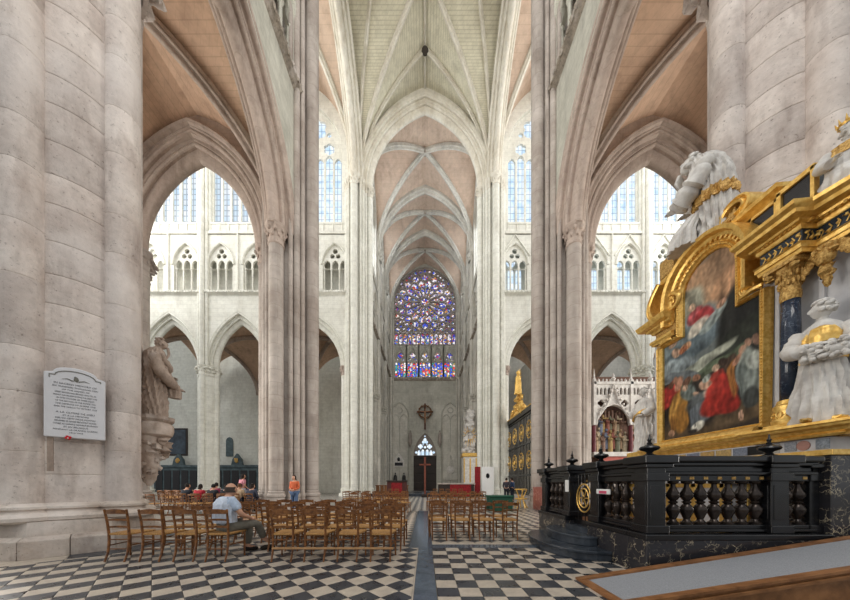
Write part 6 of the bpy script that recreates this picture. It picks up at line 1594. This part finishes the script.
# ---------------------------------------------------------------- gilded choir grille
gr = empty('choir_grille', (9.0, 26.0, 0), 0, 'tall black iron choir grille with gilded crest and panels', 'grille')
GI = Matrix.Translation((-9.0, -26.0, 0))
def G_(mb, name, mat, sm=None): o = mb.build(name, M[mat], None, sm); o.parent = gr; o.matrix_parent_inverse = GI; return o
for x_ in (0,):
    for k in range(21):
        y = 22.3+k*.37; G_(MB().box(8.97, 9.03, y-.04, y+.04, .3, 7.4), 'grille_bar', 'black')
    for z in (.3, 2.0, 4.8, 7.3): G_(MB().box(8.92, 9.08, 22.2, 29.8, z, z+.16), 'grille_rail', 'black')
    G_(MB().box(8.8, 9.2, 22.1, 29.9, 7.5, 7.9), 'grille_cornice', 'black'); G_(MB().box(8.76, 9.2, 22.1, 29.9, 7.9, 8.0), 'cornice_fillet', 'gold')
    for k in range(4):
        yc = 23.3+k*1.85; mb = MB()
        for zc in (3.4, 6.0):
            for r in (.6, .35): mb.tube([(8.9, yc+r*math.cos(a), zc+r*1.3*math.sin(a)) for a in [2*PI*i/18 for i in range(19)]], .022, 5)
            for q in range(8): a = q*PI/4; mb.blob((8.9, yc+.52*math.cos(a), zc+.7*math.sin(a)), .055, q, .5, 6, 5)
            mb.blob((8.88, yc, zc), (.06, .1, .2), 2, .4, 8, 6)
        G_(mb, 'gilt_scrollwork', 'gold', 40)
    mb = MB(); rr = random.Random(2)
    for k in range(70):
        t = rr.random(); h = (1-abs(t-.5)*2); mb.blob((9.0+rr.uniform(-.15, .15), 24.6+t*3.4, 8.0+rr.random()*(.3+2.3*h**1.4)), (.16, .2, .2), k, .6, 7, 5)
    G_(mb, 'gilt_crest', 'gold', 45)
    mb = MB(); robe(mb, [(9.0, 26.3, 10.0, .32, .35, .12), (9, 26.3, 10.9, .28, .3, .12), (9, 26.3, 11.6, .24, .26, .06), (9, 26.3, 11.85, .1, .1, 0)], n=40, folds=6, seed=2); head(mb, (9.0, 26.3, 12.05), 1.6, PI/2, 0, nu=12, nv=10)
    for k in range(14): a = 2*PI*k/14; mb.tube([(9.05, 26.3+.5*math.cos(a), 11.4+.5*math.sin(a)), (9.05, 26.3+.85*math.cos(a), 11.4+1.0*math.sin(a))], [.05, .01], 5)
    G_(mb, 'gilt_crowning_figure', 'gold', 45)
G_(MB().box(8.7, 9.3, 22.1, 29.9, 0, .3), 'grille_plinth', 'cross')
M['redmarble'] = marble('red_marble', srgb(120, 66, 60), srgb(196, 160, 150), 3, .06, .3)
o = MB().box(5.55, 6.35, 12.55, 14.0, 0, 1.15).build('marble_plinth', M['redmarble'], None, bevel=.03); tag(o, 'red veined marble plinth block at the foot of the crossing pier', 'plinth')
gb = empty('green_box', (3.6, 13.2, 0), 0, 'dark green box table standing on the floor behind the right chairs', 'box')
MB().box(-.55, .55, -.35, .35, 0, .68).build('box_body', cloth(30, 72, 56), gb, bevel=.02); MB().box(-.6, .6, -.4, .4, .68, .74).build('box_top', cloth(36, 84, 66), gb, bevel=.01)
o = empty('gilt_stand', (5.15, 14.6, 0), 0, 'small gilded openwork stand beside the red marble plinth', 'stand')
mb = MB()
for k in range(5): a = 2*PI*k/5; mb.tube([(.35*math.cos(a), .35*math.sin(a), 0), (.1*math.cos(a+.5), .1*math.sin(a+.5), .5), (.3*math.cos(a+1), .3*math.sin(a+1), 1.0)], .03, 6)
mb.build('scroll_legs', M['gold'], o, 40)
mb = MB()
for zz in (.5, 1.0): mb.tube([(.3*math.cos(a), .3*math.sin(a), zz) for a in [2*PI*i/16 for i in range(17)]], .035, 6)
mb.build('ring', M['gold'], o, 40)
# ---------------------------------------------------------------- furnishings of the far transept
o = empty('hanging_crucifix', (0, 50.4, 11.6), 0, 'carved wooden crucifix fixed high on the far wall above the door', 'crucifix')
dk = plain('crucifix_wood', srgb(96, 52, 40), .6)
MB().box(-.16, .16, -.1, .1, -.2, 4.6).build('upright', dk, o, bevel=.03); MB().box(-1.5, 1.5, -.1, .1, 2.9, 3.25).build('crossbar', dk, o, bevel=.03)
mb = MB(); mb.tube([(1.15*math.cos(a), -.05, 3.05+1.15*math.sin(a)) for a in [2*PI*i/24 for i in range(25)]], .12, 6)
for k in range(12): a = 2*PI*k/12; mb.blob((1.15*math.cos(a), -.08, 3.05+1.15*math.sin(a)), .2, k, .5, 6, 5)
mb.build('carved_nimbus', plain('nimbus_wood', srgb(120, 84, 56), .6), o, 45)
mb = MB(); mb.tube([(0, -.2, 3.2), (0, -.22, 2.6), (.02, -.2, 2.0), (0, -.2, .9)], [.16, .2, .14, .07], 10); sleeve(mb, [(0, -.2, 3.0), (.5, -.16, 3.1), (1.1, -.14, 3.2)], [.08, .07, .05]); sleeve(mb, [(0, -.2, 3.0), (-.5, -.16, 3.1), (-1.1, -.14, 3.2)], [.08, .07, .05]); head(mb, (.05, -.28, 3.4), 1.7, PI, -.5, nu=12, nv=10)
mb.build('christ_figure', plain('painted_flesh', srgb(180, 136, 104), .6), o, 50)
o = empty('standing_cross', (0, 26.5, 0), 0, 'slim wooden cross on a base standing before the distant door', 'cross')
rdw = plain('red_brown_wood', srgb(120, 62, 44), .5)
MB().box(-.09, .09, -.06, .06, .3, 3.9).build('upright', rdw, o, bevel=.015); MB().box(-.55, .55, -.06, .06, 3.1, 3.25).build('crossbar', rdw, o, bevel=.015); MB().box(-.35, .35, -.35, .35, 0, .3).build('base', M['oak'], o, bevel=.03)
# lectern and altar table of the crossing
o = empty('ambo', (-2.6, 25.5, .0), 0, 'dark wooden lectern draped in red on the crossing dais', 'lectern')
MB().box(-.9, .9, -.5, .5, 0, 1.5).build('body', plain('ambo_wood', srgb(76, 34, 28), .5), o, bevel=.04); MB().box(-.95, .95, -.6, .55, 1.5, 1.62).build('ledge', M['oak'], o, bevel=.02); MB().box(-.5, .5, -.52, -.5, .2, 1.4).build('red_drape', M['red'], o)
o = empty('crossing_altar', (3.0, 26.6, 0), 0, 'low altar table with a deep red cloth on the crossing dais', 'table')
MB().box(-1.7, 1.7, -.6, .6, 0, 1.25).build('table_body', M['oak'], o, bevel=.02); MB().box(-.6, 1.4, -.64, -.6, .1, 1.3).build('red_cloth', M['red'], o); MB().box(-1.8, 1.8, -.7, .7, 1.25, 1.36).build('table_top', M['cross'], o, bevel=.02)
o = MB().box(-6.5, 6.5, 28.0, 36, 0, .3).build('crossing_dais', M['stepstone'], None, bevel=.02); tag(o, 'low dark stone dais before the far transept', 'platform')
mb = MB(); 
o = empty('carved_bench', (-5.0, 30, .3), 0, 'long carved wooden bench front on the dais toward the nave', 'bench')
o2 = empty('carved_bench', (3.6, 30, .3), 0, 'long carved wooden bench front on the dais toward the choir', 'bench')
for r in (o, o2):
    for k in range(8): MB().box(k*.45-.4, k*.45-.02, -.05, .05, .1, .78).build('bench_panel', M['wood'], r, bevel=.03)
    MB().box(-.45, 3.2, -.1, .1, .78, .88).build('bench_rail', M['wood'], r); MB().box(-.45, 3.2, -.08, .08, 0, .1).build('bench_sill', M['wood'], r)
# wall monument right of the door, funeral hatchment left
o = empty('wall_monument', (4.75, 50.9, 2.5), 0, 'carved grey wall monument with a draped urn right of the door', 'monument')
mb = MB(); mb.slab([(-1.3, 0), (1.3, 0), (1.3, 3.0), (.9, 4.2), (0, 4.8), (-.9, 4.2), (-1.3, 3.0)], 'xz', -.25, 0); mb.build('backing', M['arm'], o)
mb = MB(); mb.blob((0, -.35, 1.4), (.7, .25, .75), 1, .2, 14, 10); mb.build('medallion', M['lace'], o, 50)
mb = MB(); robe(mb, [(0, -.4, 2.1, .6, .2, .15), (.1, -.4, 3.0, .45, .2, .12), (0, -.4, 3.6, .2, .15, .05)], n=40, folds=6, seed=7); head(mb, (0, -.45, 3.9), 2.2, PI, -.2, nu=12, nv=10); mb.build('mourning_figure', M['arm'], o, 50)
mb = MB(); mb.box(-1.4, 1.4, -.4, 0, -.2, 0); mb.box(-1.2, 1.2, -.32, 0, -.5, -.2); mb.build('sill', M['arm'], o)
o = empty('wall_tablet', (-4.9, 50.9, 4.5), 0, 'black and white wall tablet with a pointed top left of the door', 'tablet')
MB().slab([(-1.0, 0), (1.0, 0), (1.0, 1.2), (0, 2.6), (-1.0, 1.2)], 'xz', -.15, 0).build('white_frame', M['lace'], o); MB().slab([(-.75, .2), (.75, .2), (.75, .8), (-.75, .8)], 'xz', -.18, -.14).build('black_panel', M['black'], o); mb = MB(); mb.blob((0, -.2, 1.4), (.3, .1, .35), 2, .2, 10, 8); mb.build('crest', M['black'], o, 50)
for i, x in enumerate((-5.5, -3.9)):
    o = empty('dark_statuette', (x, 50.3, 1.6), PI, 'dark bronze figure on the far wall under the tablet, %s' % ('toward the nave' if i == 0 else 'next to the door'), 'figure')
    mb = MB(); robe(mb, [(0, 0, 0, .4, .25, .1), (0, 0, .8, .35, .22, .1), (0, 0, 1.2, .3, .2, .05), (0, 0, 1.4, .1, .1, 0)], n=30, folds=6, seed=i); head(mb, (0, 0, 1.6), 1.6, 0, 0, nu=12, nv=10); mb.build('figure', M['black'], o, 50); MB().box(-.4, .4, -.3, .3, -.25, 0).build('console', M['arm'], o)
for i, x in enumerate((-2.75, 2.75)):
    o = empty('niche_statuette', (x, 50.55, 9.2), PI, 'small stone figure on a console beside the tympanum, %s side' % ('nave' if i == 0 else 'choir'), 'figure')
    mb = MB(); robe(mb, [(0, 0, 0, .32, .22, .1), (0, 0, 1.0, .3, .2, .1), (0, 0, 1.5, .26, .18, .05), (0, 0, 1.7, .1, .1, 0)], n=30, folds=6, seed=i+5); head(mb, (0, 0, 1.9), 1.6, 0, 0, nu=12, nv=10); mb.build('figure', M['trac'], o, 50)
    mb = MB(); mb.lathe([(.08, -1.1), (.2, -.7), (.36, -.2), (.38, 0)], 10, (0, 0, 0)); mb.build('console', M['trac'], o, 40)
# white and gold side altar in the far transept
o = empty('side_altar', (6.0, 36.9, 0.3), 0, 'tall white and gold baroque side altar in the far transept', 'altar')
MB().box(-.9, .9, -.8, .8, 0, 4.6).build('altar_body', M['lace'], o, bevel=.05)
for s in (-.8, 0, .8): MB().box(s-.08, s+.08, -.86, -.8, 1.2, 4.4).build('gilt_strip', M['gold'], o)
MB().box(-1.05, 1.05, -.95, .95, 4.6, 5.1).build('gilt_cornice', M['gold'], o, bevel=.08)
mb = MB(); rr = random.Random(6)
for k in range(44): mb.blob((rr.uniform(-.8, .8)*(1-k/70), rr.uniform(-.5, .2), 5.2+k*.13), (.34, .3, .36), k, .6, 8, 6)
mb.build('carved_clouds', M['white'], o, 50)
mb = MB()
for k in range(16): a = k*.4; mb.tube([(.5*math.cos(a), -.5, 7.5+.5*math.sin(a)), (1.0*math.cos(a), -.55, 7.5+1.6*math.sin(a))], [.06, .01], 5)
mb.build('gilt_rays', M['gold'], o, 40)
o = empty('red_banner', (5.2, 26.9, 0), 0, 'hanging deep red banner beside a white board in the far transept', 'banner')
MB().box(-.28, .28, -.02, .02, .3, 3.0).build('cloth', M['red'], o); MB().tube([(0, .05, 0), (0, .05, 3.05)], .025, 6).build('pole', M['oak'], o)
o = empty('display_board', (6.2, 26.9, 0), 0, 'tall white display board with a dark oval beside the red banner', 'board')
MB().box(-.6, .6, -.03, .03, .2, 3.0).build('panel', M['paper'], o)
mb = MB(); mb.M = Matrix.Translation((0, -.035, 2.1)) @ Matrix.Rotation(PI/2, 4, 'X') @ Matrix.Diagonal((1, 1.4, 1, 1)); mb.lathe([(.18, -.005), (.18, .005)], 16); mb.build('oval', M['black'], o)
for s in (-1, 1): MB().box(s*.5-.03, s*.5+.03, -.2, .2, 0, .25).build('foot', M['oak'], o)
# ---------------------------------------------------------------- nave aisle furnishings behind the arches
bs = plain('blue_grey_stone', srgb(92, 108, 112), .6, c2=srgb(66, 78, 82), scale=2)
for i, x in enumerate((-34.9, -26.6)):
    o = empty('aisle_choir_stall', (x, 38.6, 0), 0, 'dark blue grey carved stall against the nave aisle wall, %s' % ('second arch' if i else 'third arch from the crossing'), 'stall')
    MB().box(-3.2, 3.2, -.4, .6, 0, 3.6).build('stall_back', bs, o, bevel=.04); MB().box(-3.3, 3.3, -.55, .6, 3.6, 3.95).build('stall_cornice', bs, o, bevel=.04)
    for k in range(5): MB().box(-2.9+k*1.2, -1.95+k*1.2, -.46, -.4, .5, 3.2).build('stall_panel', plain('stall_panel_%d%d' % (i, k), srgb(48, 46, 48), .6), o, bevel=.02)
    mb = MB(); mb.slab([(-.8, 3.95), (.8, 3.95), (.6, 4.8), (0, 5.6), (-.6, 4.8)], 'xz', -.2, .2); mb.build('stall_crest', bs, o)
    mb = MB(); mb.blob((0, -.25, 4.6), (.3, .1, .35), i, .3, 10, 7); mb.build('crest_boss', M['golddull'], o, 40)
o = empty('framed_painting', (-36.0, 39.6, 5.4), 0, 'dark framed picture hanging on the nave aisle wall', 'painting')
MB().box(-1.5, 1.5, -.12, 0, 0, 4.0).build('frame', M['oak'], o, bevel=.05); MB().box(-1.25, 1.25, -.14, -.1, .25, 3.75).build('canvas', plain('dim_canvas', srgb(70, 84, 96), .5, c2=srgb(44, 50, 60), scale=1.2), o)
o = empty('wall_tablet', (-28.4, 39.6, 5.3), 0, 'narrow arched grey tablet on the nave aisle wall above a stall', 'tablet')
L = lancet(0, .5, 0, 2.2, .6, 5); MB().slab(L, 'xz', -.12, 0).build('slab', bs, o)
for x in (-31.2, -22.6):
    for dx, r in ((-.5, .16), (0, .28), (.5, .16)): 
        mb = MB(); mb.lathe([(r, 0), (r, SPR)], 10, (x+dx*1.0, 39.4, 0), cap=False); struct(mb.build('wall_shaft', M['pale'], None, True), 'engaged shaft on the nave aisle wall')
# aisle window slits on the dark side
win = struct(empty('window_1'), 'narrow tall window beside the nave aisle shafts')
MB().box(-21.2, -20.4, 39.45, 39.55, 4.5, 13).build('pane', M['glass'], win)
win = struct(empty('window_2'), 'narrow tall window in the far transept aisle wall')
MB().box(-15.55, -15.5, 39.6, 40.6, 6, 14).build('pane', M['glass'], win)
win = struct(empty('window_3'), 'tall window at the back of the choir aisle')
for k in range(4): MB().box(26+k*1.3, 27.1+k*1.3, 45.4, 45.5, 5, 15).build('pane', M['glass'], win)
